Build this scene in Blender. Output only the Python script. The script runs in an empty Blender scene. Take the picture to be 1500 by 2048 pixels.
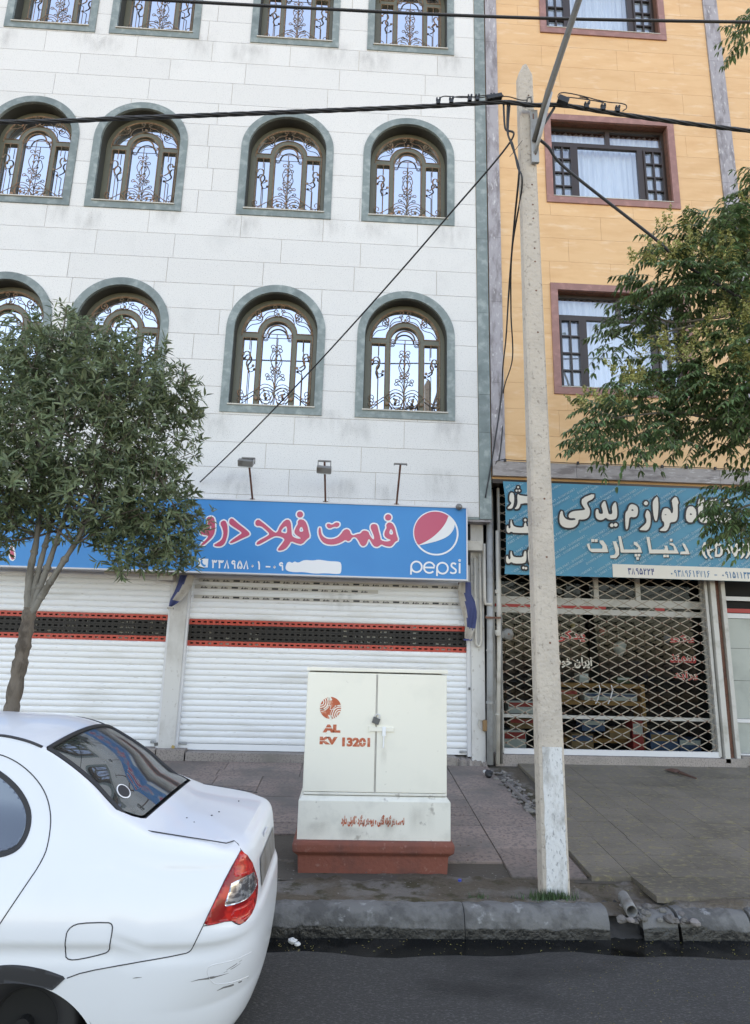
import bpy, bmesh, math, random
import numpy as np
from mathutils import Vector, Matrix
random.seed(7); rng = np.random.default_rng(11)
SC = bpy.context.scene
COL = SC.collection
# ------------------------------------------------------------------ camera, sky, sun, exposure
cam_d = bpy.data.cameras.new('camera'); cam = bpy.data.objects.new('camera', cam_d); COL.objects.link(cam)
CAM_R = ((0.9985712, -0.0471882, 0.0250765), (-0.0346647, -0.2148821, 0.9760246), (0.0406683, 0.9754993, 0.2162108))
M = Matrix.Identity(4)
for r_ in range(3):
    M[r_][0] = CAM_R[0][r_]; M[r_][1] = CAM_R[1][r_]; M[r_][2] = -CAM_R[2][r_]
M.translation = Vector((1.0, -8.747, 1.75))
cam.matrix_world = M
cam_d.sensor_fit = 'VERTICAL'; cam_d.sensor_height = 36.0; cam_d.sensor_width = 36.0
cam_d.lens = 36.0 * 1255.485 / 2048.0
cam_d.clip_start = 0.05; cam_d.clip_end = 2000
SC.camera = cam
SUN_EL, SUN_ROT = math.radians(52), math.radians(14)
world = bpy.data.worlds.new('World'); SC.world = world; world.use_nodes = True
wn = world.node_tree.nodes; wl = world.node_tree.links
sky = wn.new('ShaderNodeTexSky'); sky.sky_type = 'NISHITA'; sky.sun_disc = False
sky.sun_elevation = SUN_EL; sky.sun_rotation = SUN_ROT
sky.air_density = 1.0; sky.dust_density = 2.2; sky.ozone_density = 1.0; sky.altitude = 900
wl.new(sky.outputs[0], wn['Background'].inputs[0]); wn['Background'].inputs[1].default_value = 0.12
sun_d = bpy.data.lights.new('sun', 'SUN'); sun_d.energy = 3.2; sun_d.angle = math.radians(0.5); sun_d.color = (1.0, .95, .87)
sun = bpy.data.objects.new('sun', sun_d); COL.objects.link(sun); sun.location = (0, 20, 40)
sdir = Vector((math.sin(SUN_ROT) * math.cos(SUN_EL), math.cos(SUN_ROT) * math.cos(SUN_EL), math.sin(SUN_EL)))
sun.rotation_euler = sdir.to_track_quat('Z', 'Y').to_euler()
SC.view_settings.view_transform = 'Standard'; SC.view_settings.look = 'None'
SC.view_settings.gamma = 1.0; SC.view_settings.use_curve_mapping = False
SC.view_settings.exposure = 2.68
SC.view_settings.use_white_balance = True; SC.view_settings.white_balance_temperature = 9300; SC.view_settings.white_balance_tint = 14.5
SC.cycles.max_bounces = 8; SC.cycles.diffuse_bounces = 4; SC.cycles.glossy_bounces = 4
SC.cycles.transparent_max_bounces = 8
SC.cycles.use_denoising = True

# ------------------------------------------------------------------ materials
def mat(name, col, rough=.7, metal=0.0, spec=.5, n1=None, n2=None, bump=None, rand=0.0, coat=0.0, stretch=(1, 1, 1), island=0.0, trans=0.0):
    """n1, n2: (scale, low, high, colour, detail) - noise patches of a second colour; bump: (scale, strength)"""
    m = bpy.data.materials.new(name); m.use_nodes = True
    nt = m.node_tree; N = nt.nodes; L = nt.links
    b = N['Principled BSDF']
    b.inputs['Roughness'].default_value = rough; b.inputs['Metallic'].default_value = metal
    b.inputs['Specular IOR Level'].default_value = spec
    b.inputs['Coat Weight'].default_value = coat; b.inputs['Coat Roughness'].default_value = .04
    geo = N.new('ShaderNodeNewGeometry')
    mp = N.new('ShaderNodeMapping'); mp.inputs['Scale'].default_value = stretch
    L.new(geo.outputs['Position'], mp.inputs['Vector'])
    rgb = N.new('ShaderNodeRGB'); rgb.outputs[0].default_value = (*col, 1)
    out = rgb.outputs[0]
    for k, nn in enumerate((n1, n2)):
        if not nn: continue
        nz = N.new('ShaderNodeTexNoise'); nz.inputs['Scale'].default_value = nn[0]
        nz.inputs['Detail'].default_value = nn[4] if len(nn) > 4 else 4
        nz.inputs['Roughness'].default_value = .6
        off = N.new('ShaderNodeVectorMath'); off.operation = 'ADD'; off.inputs[1].default_value = (3.7 * k, 9.1 * k, 5.3)
        L.new(mp.outputs[0], off.inputs[0]); L.new(off.outputs[0], nz.inputs['Vector'])
        mr = N.new('ShaderNodeMapRange'); mr.inputs[1].default_value = nn[1]; mr.inputs[2].default_value = nn[2]
        L.new(nz.outputs['Fac'], mr.inputs[0])
        mx = N.new('ShaderNodeMixRGB'); mx.inputs[2].default_value = (*nn[3], 1)
        L.new(mr.outputs[0], mx.inputs[0]); L.new(out, mx.inputs[1]); out = mx.outputs[0]
    if rand or island:
        if island: src = geo.outputs['Random Per Island']
        else:
            oi = N.new('ShaderNodeObjectInfo'); src = oi.outputs['Random']
        a = island or rand
        mr = N.new('ShaderNodeMapRange'); mr.inputs[3].default_value = 1 - a; mr.inputs[4].default_value = 1 + a
        L.new(src, mr.inputs[0])
        hs = N.new('ShaderNodeHueSaturation'); L.new(mr.outputs[0], hs.inputs['Value']); L.new(out, hs.inputs['Color'])
        out = hs.outputs[0]
        if island:
            m2 = N.new('ShaderNodeMapRange'); m2.inputs[3].default_value = .47; m2.inputs[4].default_value = .525
            mm = N.new('ShaderNodeMath'); mm.operation = 'FRACT'
            m3 = N.new('ShaderNodeMath'); m3.operation = 'MULTIPLY'; m3.inputs[1].default_value = 17.3
            L.new(src, m3.inputs[0]); L.new(m3.outputs[0], mm.inputs[0]); L.new(mm.outputs[0], m2.inputs[0])
            L.new(m2.outputs[0], hs.inputs['Hue'])
    L.new(out, b.inputs['Base Color'])
    if bump:
        nz = N.new('ShaderNodeTexNoise'); nz.inputs['Scale'].default_value = bump[0]; nz.inputs['Detail'].default_value = 5
        L.new(mp.outputs[0], nz.inputs['Vector'])
        bp = N.new('ShaderNodeBump'); bp.inputs['Strength'].default_value = bump[1]; bp.inputs['Distance'].default_value = .02
        L.new(nz.outputs['Fac'], bp.inputs['Height']); L.new(bp.outputs[0], b.inputs['Normal'])
    if trans:
        tl = N.new('ShaderNodeBsdfTranslucent'); L.new(out, tl.inputs['Color'])
        ms = N.new('ShaderNodeMixShader'); ms.inputs[0].default_value = trans
        L.new(b.outputs[0], ms.inputs[1]); L.new(tl.outputs[0], ms.inputs[2])
        L.new(ms.outputs[0], N['Material Output'].inputs['Surface'])
    return m

def wet_kerb(m):
    # the tide mark of the gutter water on the kerb face
    nt = m.node_tree; N = nt.nodes; L = nt.links; b = N['Principled BSDF']; src = b.inputs['Base Color'].links[0].from_socket
    geo = N.new('ShaderNodeNewGeometry'); sep = N.new('ShaderNodeSeparateXYZ'); L.new(geo.outputs['Position'], sep.inputs[0])
    nz = N.new('ShaderNodeTexNoise'); nz.inputs['Scale'].default_value = 4; nz.inputs['Detail'].default_value = 6; L.new(geo.outputs['Position'], nz.inputs['Vector'])
    ad = N.new('ShaderNodeMath'); ad.operation = 'MULTIPLY_ADD'; ad.inputs[1].default_value = .10; L.new(nz.outputs['Fac'], ad.inputs[0]); L.new(sep.outputs['Z'], ad.inputs[2])
    mr = N.new('ShaderNodeMapRange'); mr.inputs[1].default_value = -.068; mr.inputs[2].default_value = -.058; L.new(ad.outputs[0], mr.inputs[0])
    mx = N.new('ShaderNodeMixRGB'); mx.inputs[1].default_value = (.009, .009, .009, 1); L.new(mr.outputs[0], mx.inputs[0]); L.new(src, mx.inputs[2]); L.new(mx.outputs[0], b.inputs['Base Color'])
    m2 = N.new('ShaderNodeMapRange'); m2.inputs[3].default_value = .35; m2.inputs[4].default_value = .85; L.new(mr.outputs[0], m2.inputs[0]); L.new(m2.outputs[0], b.inputs['Roughness'])

def mirror_mat(name, tint, back, fac, rough=.02):
    m = bpy.data.materials.new(name); m.use_nodes = True; nt = m.node_tree; N = nt.nodes; L = nt.links
    g = N.new('ShaderNodeBsdfGlossy'); g.inputs['Color'].default_value = (*tint, 1); g.inputs['Roughness'].default_value = rough
    d = N['Principled BSDF']; d.inputs['Base Color'].default_value = (*back, 1); d.inputs['Roughness'].default_value = .3
    geo = N.new('ShaderNodeNewGeometry'); nz = N.new('ShaderNodeTexNoise'); nz.inputs['Scale'].default_value = 1.3
    L.new(geo.outputs['Position'], nz.inputs['Vector'])
    bp = N.new('ShaderNodeBump'); bp.inputs['Strength'].default_value = .05; bp.inputs['Distance'].default_value = .02
    L.new(nz.outputs['Fac'], bp.inputs['Height']); L.new(bp.outputs[0], g.inputs['Normal'])
    x = N.new('ShaderNodeMixShader'); x.inputs[0].default_value = fac
    L.new(d.outputs[0], x.inputs[1]); L.new(g.outputs[0], x.inputs[2]); L.new(x.outputs[0], N['Material Output'].inputs['Surface'])
    return m

def glass_mat(name, tint, fac, rough=.0):
    m = bpy.data.materials.new(name); m.use_nodes = True; nt = m.node_tree; N = nt.nodes; L = nt.links
    g = N.new('ShaderNodeBsdfGlossy'); g.inputs['Roughness'].default_value = rough; g.inputs['Color'].default_value = (.95, .97, 1, 1)
    t = N.new('ShaderNodeBsdfTransparent'); t.inputs['Color'].default_value = (*tint, 1)
    x = N.new('ShaderNodeMixShader'); x.inputs[0].default_value = fac
    L.new(t.outputs[0], x.inputs[1]); L.new(g.outputs[0], x.inputs[2]); L.new(x.outputs[0], N['Material Output'].inputs['Surface'])
    return m

MT = {}
MT['granite'] = mat('granite', (.70, .69, .67), .55, n1=(70, .57, .68, (.47, .46, .45), 2), n2=(1.1, .56, .85, (.57, .565, .55), 7), rand=.03, bump=(60, .06))
MT['mortar'] = mat('mortar', (.50, .42, .32), .9)
MT['greenstone'] = mat('greenstone', (.185, .228, .222), .45, n1=(7, .48, .66, (.30, .345, .335), 9), n2=(3, .5, .72, (.125, .158, .155), 7), rand=.08)
MT['marble'] = mat('marble', (.34, .315, .33), .45, n1=(5, .48, .62, (.20, .175, .18), 8), n2=(16, .58, .66, (.52, .50, .50), 6), rand=.07, stretch=(1.6, 1, .5))
MT['marbleband'] = mat('marbleband', (.30, .27, .26), .45, n1=(5, .48, .62, (.17, .145, .14), 8), n2=(16, .58, .66, (.44, .41, .40), 6), rand=.07, stretch=(.5, 1, 2.2))
MT['travertine'] = mat('travertine', (.73, .445, .225), .5, n1=(2.6, .45, .72, (.66, .375, .175), 7), n2=(3.4, .55, .76, (.79, .56, .36), 8), rand=.035, stretch=(.6, 1, 2.4), bump=(30, .05))
MT['travjoint'] = mat('travjoint', (.62, .37, .18), .8)
MT['redmarble'] = mat('redmarble', (.30, .145, .12), .4, n1=(7, .5, .7, (.42, .21, .18), 7), rand=.06)
MT['bronze'] = mat('bronze', (.132, .130, .092), .4, spec=.5)
MT['darkreveal'] = mat('darkreveal', (.045, .046, .038), .6)
MT['copper'] = mat('copper', (.29, .18, .105), .42, n1=(20, .45, .6, (.20, .11, .06)))
MT['iron'] = mat('iron', (.19, .142, .095), .5, n1=(14, .48, .60, (.30, .15, .08), 3))
MT['sillwhite'] = mat('sillwhite', (.55, .52, .46), .6)
MT['pane'] = mirror_mat('pane', (.78, .83, .89), (.10, .11, .12), .92)
MT['winframe'] = mat('winframe', (.040, .026, .020), .35)
MT['winglass'] = glass_mat('winglass', (.80, .86, .90), .30)
MT['curtain'] = mat('curtain', (.80, .82, .84), .9, n1=(8, .45, .6, (.68, .71, .75)), stretch=(3, 1, .15))
MT['shutter'] = mat('shutter', (.80, .805, .81), .42, n1=(1.6, .52, .75, (.60, .59, .56), 6), n2=(26, .62, .74, (.55, .52, .48), 4), stretch=(.35, 1, 2.5), rand=.025)
MT['shutred'] = mat('shutred', (.50, .045, .025), .4, n1=(6, .5, .75, (.36, .04, .03)))
MT['shutblack'] = mat('shutblack', (.025, .022, .020), .5, spec=.25)
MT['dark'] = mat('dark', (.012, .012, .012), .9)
MT['pillar'] = mat('pillar', (.60, .585, .56), .6, n1=(3, .5, .72, (.46, .44, .41), 6), n2=(22, .6, .72, (.40, .36, .32), 4), stretch=(1, 1, .6))
MT['stepstone'] = mat('stepstone', (.30, .26, .235), .7, n1=(50, .5, .62, (.20, .165, .15), 2), n2=(2, .5, .7, (.20, .18, .16)), rand=.08)
MT['paver'] = mat('paver', (.265, .200, .172), .75, n1=(30, .48, .62, (.155, .125, .112), 3), n2=(1.5, .46, .66, (.145, .125, .112), 7), rand=.13, bump=(90, .12))
MT['tile'] = mat('tile', (.165, .140, .112), .85, n1=(1.4, .45, .64, (.112, .094, .072), 7), n2=(22, .53, .64, (.215, .18, .105), 6), rand=.08, bump=(40, .5), stretch=(.7, 1.3, 1))
MT['soil'] = mat('soil', (.100, .077, .054), .95, n1=(2.6, .47, .58, (.150, .132, .115), 8), n2=(6, .52, .63, (.052, .042, .020), 8), bump=(34, 1.0))
MT['pavebase'] = mat('pavebase', (.085, .07, .055), .95, bump=(40, .3))
MT['kerb'] = mat('kerb', (.150, .146, .140), .85, n1=(5, .46, .58, (.085, .082, .078), 8), n2=(9, .59, .68, (.27, .27, .265), 7), rand=.06, bump=(24, .55))
wet_kerb(MT['kerb'])
MT['asphalt'] = mat('asphalt', (.036, .034, .032), .82, n1=(120, .55, .66, (.085, .083, .078), 2), n2=(1.3, .47, .62, (.013, .012, .011), 8), bump=(110, .5), stretch=(.5, 1, 1))
MT['water'] = mat('water', (.006, .006, .0055), .22, spec=.18, n1=(1.8, .52, .6, (.018, .017, .015)), bump=(5, .06))
MT['gutterbed'] = mat('gutterbed', (.030, .028, .026), .6, bump=(30, .3))
MT['concrete'] = mat('concrete', (.51, .445, .375), .85, n1=(2.4, .46, .7, (.40, .35, .30), 7), n2=(26, .57, .70, (.25, .21, .175), 5), bump=(30, .6))
MT['concreteside'] = MT['concrete']
MT['whitepaint'] = mat('whitepaint', (.61, .61, .60), .7, n1=(3.5, .50, .60, (.40, .39, .37), 9), n2=(38, .57, .66, (.30, .30, .30), 4), bump=(34, .55), stretch=(1.5, 1, .7))
MT['steel'] = mat('steel', (.19, .185, .175), .5, n1=(8, .5, .7, (.12, .105, .09)))
MT['cable'] = mat('cable', (.018, .019, .021), .5)
MT['armsteel'] = mat('armsteel', (.10, .097, .090), .5, n1=(8, .5, .7, (.06, .055, .05)))
MT['galv'] = mat('galv', (.33, .34, .345), .5, n1=(5, .5, .7, (.24, .235, .22), 6))
MT['creampipe'] = mat('creampipe', (.50, .47, .42), .55, n1=(4, .5, .72, (.34, .30, .255), 6))
MT['rust'] = mat('rust', (.17, .075, .05), .8, n1=(18, .5, .65, (.09, .045, .035)))
MT['cream'] = mat('cream', (.79, .755, .655), .4, n1=(1.6, .5, .8, (.67, .65, .57), 6), n2=(20, .68, .75, (.50, .45, .38), 4))
MT['creambase'] = mat('creambase', (.74, .715, .635), .45, n1=(3.2, .50, .74, (.54, .52, .46), 7), n2=(11, .63, .72, (.42, .39, .34), 8))
MT['stencil'] = mat('stencil', (.50, .105, .045), .7, n1=(30, .5, .62, (.62, .24, .15), 4))
MT['plinth'] = mat('plinth', (.225, .068, .045), .8, n1=(4, .48, .66, (.15, .055, .042), 7), n2=(22, .6, .72, (.28, .13, .10)), bump=(30, .3))
MT['padlock'] = mat('padlock', (.10, .098, .095), .5)
MT['brass'] = mat('brass', (.42, .29, .10), .45)
MT['signblue'] = mat('signblue', (.033, .275, .60), .38, spec=.22, n1=(.7, .45, .7, (.028, .245, .56), 3))
MT['signred'] = mat('signred', (.60, .085, .155), .4)
MT['white'] = mat('white', (.82, .82, .82), .45)
MT['alu'] = mat('alu', (.62, .62, .63), .4)
MT['teal'] = mat('teal', (.042, .245, .350), .55, n1=(1.1, .45, .7, (.035, .20, .32)))
MT['bannercream'] = mat('bannercream', (.70, .65, .56), .6)
MT['bannerpale'] = mat('bannerpale', (.30, .46, .52), .6)
MT['black'] = mat('black', (.02, .02, .022), .6)
MT['digits'] = mat('digits', (.035, .055, .17), .6)
MT['digitsteal'] = mat('digitsteal', (.05, .17, .30), .6)
MT['shopframe'] = mat('shopframe', (.50, .485, .45), .5, n1=(5, .5, .7, (.36, .34, .30)))
MT['lattice'] = mat('lattice', (.31, .265, .21), .5, n1=(25, .55, .66, (.22, .13, .09)))
MT['shopglass'] = glass_mat('shopglass', (.58, .62, .60), .014)
MT['frost'] = mat('frost', (.34, .37, .345), .35, n1=(2, .45, .7, (.27, .30, .28)))
MT['shelfwood'] = mat('shelfwood', (.36, .17, .05), .6)
MT['paint'] = mat('paint', (.67, .685, .70), .32, coat=.45, spec=.4, n1=(1.2, .55, .9, (.62, .63, .645)))
MT['steelblack'] = mat('steelblack', (.010, .010, .010), .8, spec=.1)
MT['rubber'] = mat('rubber', (.020, .020, .022), .65)
MT['gap'] = mat('gap', (.03, .03, .034), .7)
MT['carglass'] = mirror_mat('carglass', (.55, .58, .60), (.012, .014, .016), .42, .015)
MT['sideglass'] = mirror_mat('sideglass', (.50, .56, .62), (.03, .036, .042), .22, .03)
MT['lampred'] = mat('lampred', (.24, .004, .006), .2, spec=.3, coat=.35, n1=(16, .48, .60, (.52, .02, .015), 2))
MT['lampredlite'] = mat('lampredlite', (.50, .014, .012), .2, spec=.3, coat=.35, n1=(60, .5, .56, (.38, .01, .01), 1))
MT['lampclear'] = mat('lampclear', (.62, .62, .64), .12, metal=.8, coat=1.0, n1=(26, .44, .54, (.20, .20, .22), 1), stretch=(.5, 1, 2))
MT['bark'] = mat('bark', (.155, .125, .10), .9, n1=(18, .45, .62, (.075, .058, .045), 6), bump=(30, .7), stretch=(1, 1, .4))
MT['barkpale'] = mat('barkpale', (.20, .185, .16), .85, n1=(14, .5, .66, (.12, .105, .085), 6), bump=(24, .4), stretch=(1, 1, .4))
MT['leaf'] = mat('leaf', (.175, .220, .118), .38, island=.5, trans=.45, n1=(2.2, .45, .7, (.150, .200, .105)))
MT['leafdark'] = mat('leafdark', (.105, .180, .074), .45, island=.48, trans=.25, n1=(2.2, .45, .7, (.115, .180, .074)))
MT['bloom'] = mat('bloom', (.36, .36, .13), .8, island=.4, trans=.2)
MT['weed'] = mat('weed', (.045, .085, .03), .7, island=.4)
MT['litter'] = mat('litter', (.19, .165, .05), .9, island=.4)
MT['rubble'] = mat('rubble', (.17, .155, .14), .9, island=.35)
MT['brownrag'] = mat('brownrag', (.10, .052, .040), .85)
MT['plasticwhite'] = mat('plasticwhite', (.62, .62, .60), .5)
MT['capblue'] = mat('capblue', (.03, .06, .35), .4)
MT['boxred'] = mat('boxred', (.40, .03, .025), .5)
MT['boxwhite'] = mat('boxwhite', (.50, .51, .50), .5)
MT['boxblue'] = mat('boxblue', (.03, .07, .16), .5)
MT['boxbrown'] = mat('boxbrown', (.26, .15, .07), .7)
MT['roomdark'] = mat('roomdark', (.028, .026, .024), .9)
MT['sticker'] = mat('sticker', (.16, .24, .30), .5)
MT['scratch'] = mat('scratch', (.16, .155, .15), .7)
MT['cloth'] = mat('cloth', (.42, .38, .33), .85, n1=(12, .5, .65, (.33, .29, .25)))
MT['clothblue'] = mat('clothblue', (.045, .06, .16), .8)
MT['tape'] = mat('tape', (.50, .47, .43), .5)
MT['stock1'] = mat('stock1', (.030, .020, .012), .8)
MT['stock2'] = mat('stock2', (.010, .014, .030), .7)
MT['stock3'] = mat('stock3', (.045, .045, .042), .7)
MT['ground'] = mat('ground', (.15, .13, .11), .9)

def stain_mat(name, col, amount):
    m = bpy.data.materials.new(name); m.use_nodes = True; nt = m.node_tree; N = nt.nodes; L = nt.links; b = N['Principled BSDF']
    b.inputs['Base Color'].default_value = (*col, 1); b.inputs['Roughness'].default_value = .9
    tc = N.new('ShaderNodeTexCoord'); sp = N.new('ShaderNodeSeparateXYZ'); L.new(tc.outputs['UV'], sp.inputs[0])
    geo = N.new('ShaderNodeNewGeometry'); nz = N.new('ShaderNodeTexNoise'); nz.inputs['Scale'].default_value = 6; nz.inputs['Detail'].default_value = 8
    mp = N.new('ShaderNodeMapping'); mp.inputs['Scale'].default_value = (1.6, 1, .55); L.new(geo.outputs['Position'], mp.inputs[0]); L.new(mp.outputs[0], nz.inputs['Vector'])
    def mth(op, a, c):
        q = N.new('ShaderNodeMath'); q.operation = op
        for k, v in enumerate((a, c)):
            if isinstance(v, (int, float)): q.inputs[k].default_value = v
            else: L.new(v, q.inputs[k])
        return q.outputs[0]
    fx = mth('MULTIPLY', mth('MULTIPLY', sp.outputs['X'], mth('SUBTRACT', 1.0, sp.outputs['X'])), 4.0)
    fz = mth('MULTIPLY', mth('MULTIPLY', sp.outputs['Y'], sp.outputs['Y']), mth('MULTIPLY', mth('SUBTRACT', 1.0, sp.outputs['Y']), 6.0))
    mr = N.new('ShaderNodeMapRange'); mr.inputs[1].default_value = .34; mr.inputs[2].default_value = .72; L.new(nz.outputs['Fac'], mr.inputs[0])
    L.new(mth('MULTIPLY', mth('MULTIPLY', fx, fz), mth('MULTIPLY', mr.outputs[0], amount)), b.inputs['Alpha'])
    return m
MT['soot'] = stain_mat('soot', (.24, .23, .22), .26)
MT['dribble'] = stain_mat('dribble', (.20, .16, .12), .30)
# ------------------------------------------------------------------ mesh helpers
def wloc(o):
    v = Vector((0, 0, 0))
    while o is not None:
        v += o.location; o = o.parent
    return v

def link(name, me, parent=None, m=None):
    o = bpy.data.objects.new(name, me); COL.objects.link(o)
    if parent is not None: o.parent = parent
    if m is not None and len(me.materials) == 0:
        me.materials.append(m)
    return o

class MB:
    def __init__(s): s.v = []; s.f = []; s.mi = []; s.k = 0
    def quad(s, a, b, c, d):
        n = len(s.v); s.v += [a, b, c, d]; s.f.append((n, n + 1, n + 2, n + 3)); s.mi.append(s.k)
    def box(s, x0, x1, y0, y1, z0, z1, skip=''):
        n = len(s.v)
        s.v += [(x0, y0, z0), (x1, y0, z0), (x1, y1, z0), (x0, y1, z0), (x0, y0, z1), (x1, y0, z1), (x1, y1, z1), (x0, y1, z1)]
        for key, q in (('b', (0, 3, 2, 1)), ('t', (4, 5, 6, 7)), ('f', (0, 1, 5, 4)), ('k', (2, 3, 7, 6)), ('l', (3, 0, 4, 7)), ('r', (1, 2, 6, 5))):
            if key in skip: continue
            s.f.append(tuple(n + i for i in q)); s.mi.append(s.k)
    def obox(s, c, ax, ay, az):
        """box from a centre and three half-axis vectors"""
        c = Vector(c); ax = Vector(ax); ay = Vector(ay); az = Vector(az); n = len(s.v)
        for sz in (-1, 1):
            for sx, sy in ((-1, -1), (1, -1), (1, 1), (-1, 1)):
                s.v.append(tuple(c + sx * ax + sy * ay + sz * az))
        for q in ((0, 3, 2, 1), (4, 5, 6, 7), (0, 1, 5, 4), (2, 3, 7, 6), (3, 0, 4, 7), (1, 2, 6, 5)):
            s.f.append(tuple(n + i for i in q)); s.mi.append(s.k)
    def tube(s, pts, r, n=8, cap=True):
        P = [Vector(p) for p in pts]; rs = r if isinstance(r, (list, tuple)) else [r] * len(P)
        b0 = len(s.v); prev = None
        for i, p in enumerate(P):
            d = (P[min(i + 1, len(P) - 1)] - P[max(i - 1, 0)]).normalized()
            if prev is None:
                u = d.cross(Vector((0, 0, 1)))
                if u.length < .1: u = d.cross(Vector((0, 1, 0)))
                u.normalize()
            else:
                u = (prev - d * prev.dot(d)).normalized()
            prev = u; w = d.cross(u)
            for k in range(n):
                a = 2 * math.pi * k / n
                s.v.append(tuple(p + (u * math.cos(a) + w * math.sin(a)) * rs[i]))
        for i in range(len(P) - 1):
            for k in range(n):
                a = b0 + i * n + k; b = b0 + i * n + (k + 1) % n
                s.f.append((a, b, b + n, a + n)); s.mi.append(s.k)
        if cap:
            s.f.append(tuple(b0 + k for k in reversed(range(n)))); s.mi.append(s.k)
            e = b0 + (len(P) - 1) * n
            s.f.append(tuple(e + k for k in range(n))); s.mi.append(s.k)
    def fan(s, pts):
        n = len(s.v); s.v += [tuple(p) for p in pts]; s.f.append(tuple(range(n, n + len(pts)))); s.mi.append(s.k)
    def prism(s, poly, y0, y1):
        """poly: (x, z) outline, extruded along y"""
        n = len(s.v); k = len(poly)
        s.v += [(x, y0, z) for x, z in poly] + [(x, y1, z) for x, z in poly]
        s.f.append(tuple(range(n, n + k))); s.mi.append(s.k)
        s.f.append(tuple(range(n + 2 * k - 1, n + k - 1, -1))); s.mi.append(s.k)
        for i in range(k):
            j = (i + 1) % k
            s.f.append((n + i, n + k + i, n + k + j, n + j)); s.mi.append(s.k)
    def build(s, name, m, parent=None, smooth=False, local=False, bevel=0, weld=False):
        off = Vector((0, 0, 0)) if (parent is None or local) else wloc(parent)
        me = bpy.data.meshes.new(name)
        me.from_pydata([(v[0] - off.x, v[1] - off.y, v[2] - off.z) for v in s.v], [], s.f)
        ms = m if isinstance(m, (list, tuple)) else [m]
        for q in ms: me.materials.append(q)
        if len(ms) > 1: me.polygons.foreach_set('material_index', s.mi)
        if weld or bevel:
            bm = bmesh.new(); bm.from_mesh(me); bmesh.ops.remove_doubles(bm, verts=bm.verts, dist=1e-5)
            bmesh.ops.recalc_face_normals(bm, faces=bm.faces)
            if bevel: bmesh.ops.bevel(bm, geom=list(bm.edges), offset=bevel, segments=2, affect='EDGES', profile=.6)
            bm.to_mesh(me); bm.free()
        if smooth: me.polygons.foreach_set('use_smooth', [True] * len(me.polygons))
        me.update()
        return link(name, me, parent)

def empty(name, loc, label, cat, group=None):
    o = bpy.data.objects.new(name, None); COL.objects.link(o); o.location = loc; o.empty_display_size = .2
    return tag(o, label, cat, group)
def tag(o, label, cat, group=None):
    o['label'] = label; o['category'] = cat
    if group: o['group'] = group
    return o
def kind(o, k): o['kind'] = k; return o
def copy_tree(o, parent, loc=None, scale=None):
    c = o.copy(); COL.objects.link(c); c.parent = parent
    if loc is not None: c.location = loc
    if scale is not None: c.scale = scale
    for ch in list(o.children): copy_tree(ch, c)
    return c

def plate_mesh(name, loops, y0, y1, offset=0.0, smooth=0, m=None):
    """flat plate with holes: loops of (x, z), front at y0, back at y1"""
    c = bpy.data.curves.new(name, 'CURVE'); c.dimensions = '2D'; c.fill_mode = 'BOTH'
    c.extrude = abs(y1 - y0) / 2; c.offset = offset
    for lp in loops:
        for _ in range(smooth):
            q = []
            for i in range(len(lp)):
                a = lp[i]; b = lp[(i + 1) % len(lp)]
                q += [(a[0] * .75 + b[0] * .25, a[1] * .75 + b[1] * .25), (a[0] * .25 + b[0] * .75, a[1] * .25 + b[1] * .75)]
            lp = q
        sp = c.splines.new('POLY'); sp.points.add(len(lp) - 1); sp.use_cyclic_u = True
        for p, (x, z) in zip(sp.points, lp): p.co = (x, z, 0, 1)
    o = bpy.data.objects.new(name, c); COL.objects.link(o)
    me = bpy.data.meshes.new_from_object(o.evaluated_get(bpy.context.evaluated_depsgraph_get()))
    bpy.data.objects.remove(o); bpy.data.curves.remove(c)
    ym = (y0 + y1) / 2
    for v in me.vertices:
        x, z, d = v.co; v.co = (x, ym - d, z)
    me.name = name
    if m: me.materials.append(m)
    return me

def curve_tubes(name, lines, r, y, res=1, m=None):
    """round wires along (x, z) lines at depth y"""
    c = bpy.data.curves.new(name, 'CURVE'); c.dimensions = '3D'; c.bevel_depth = r; c.bevel_resolution = res; c.use_fill_caps = True
    for lp in lines:
        sp = c.splines.new('POLY'); sp.points.add(len(lp) - 1)
        for p, q in zip(sp.points, lp): p.co = (q[0], y if len(q) == 2 else q[2], q[1], 1)
    o = bpy.data.objects.new(name, c); COL.objects.link(o)
    me = bpy.data.meshes.new_from_object(o.evaluated_get(bpy.context.evaluated_depsgraph_get()))
    bpy.data.objects.remove(o); bpy.data.curves.remove(c)
    me.name = name
    if m: me.materials.append(m)
    return me

def join_meshes(name, mes, m=None):
    bm = bmesh.new()
    for me in mes: bm.from_mesh(me)
    out = bpy.data.meshes.new(name); bm.to_mesh(out); bm.free()
    for me in mes: bpy.data.meshes.remove(me)
    if m: out.materials.append(m)
    return out

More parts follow.
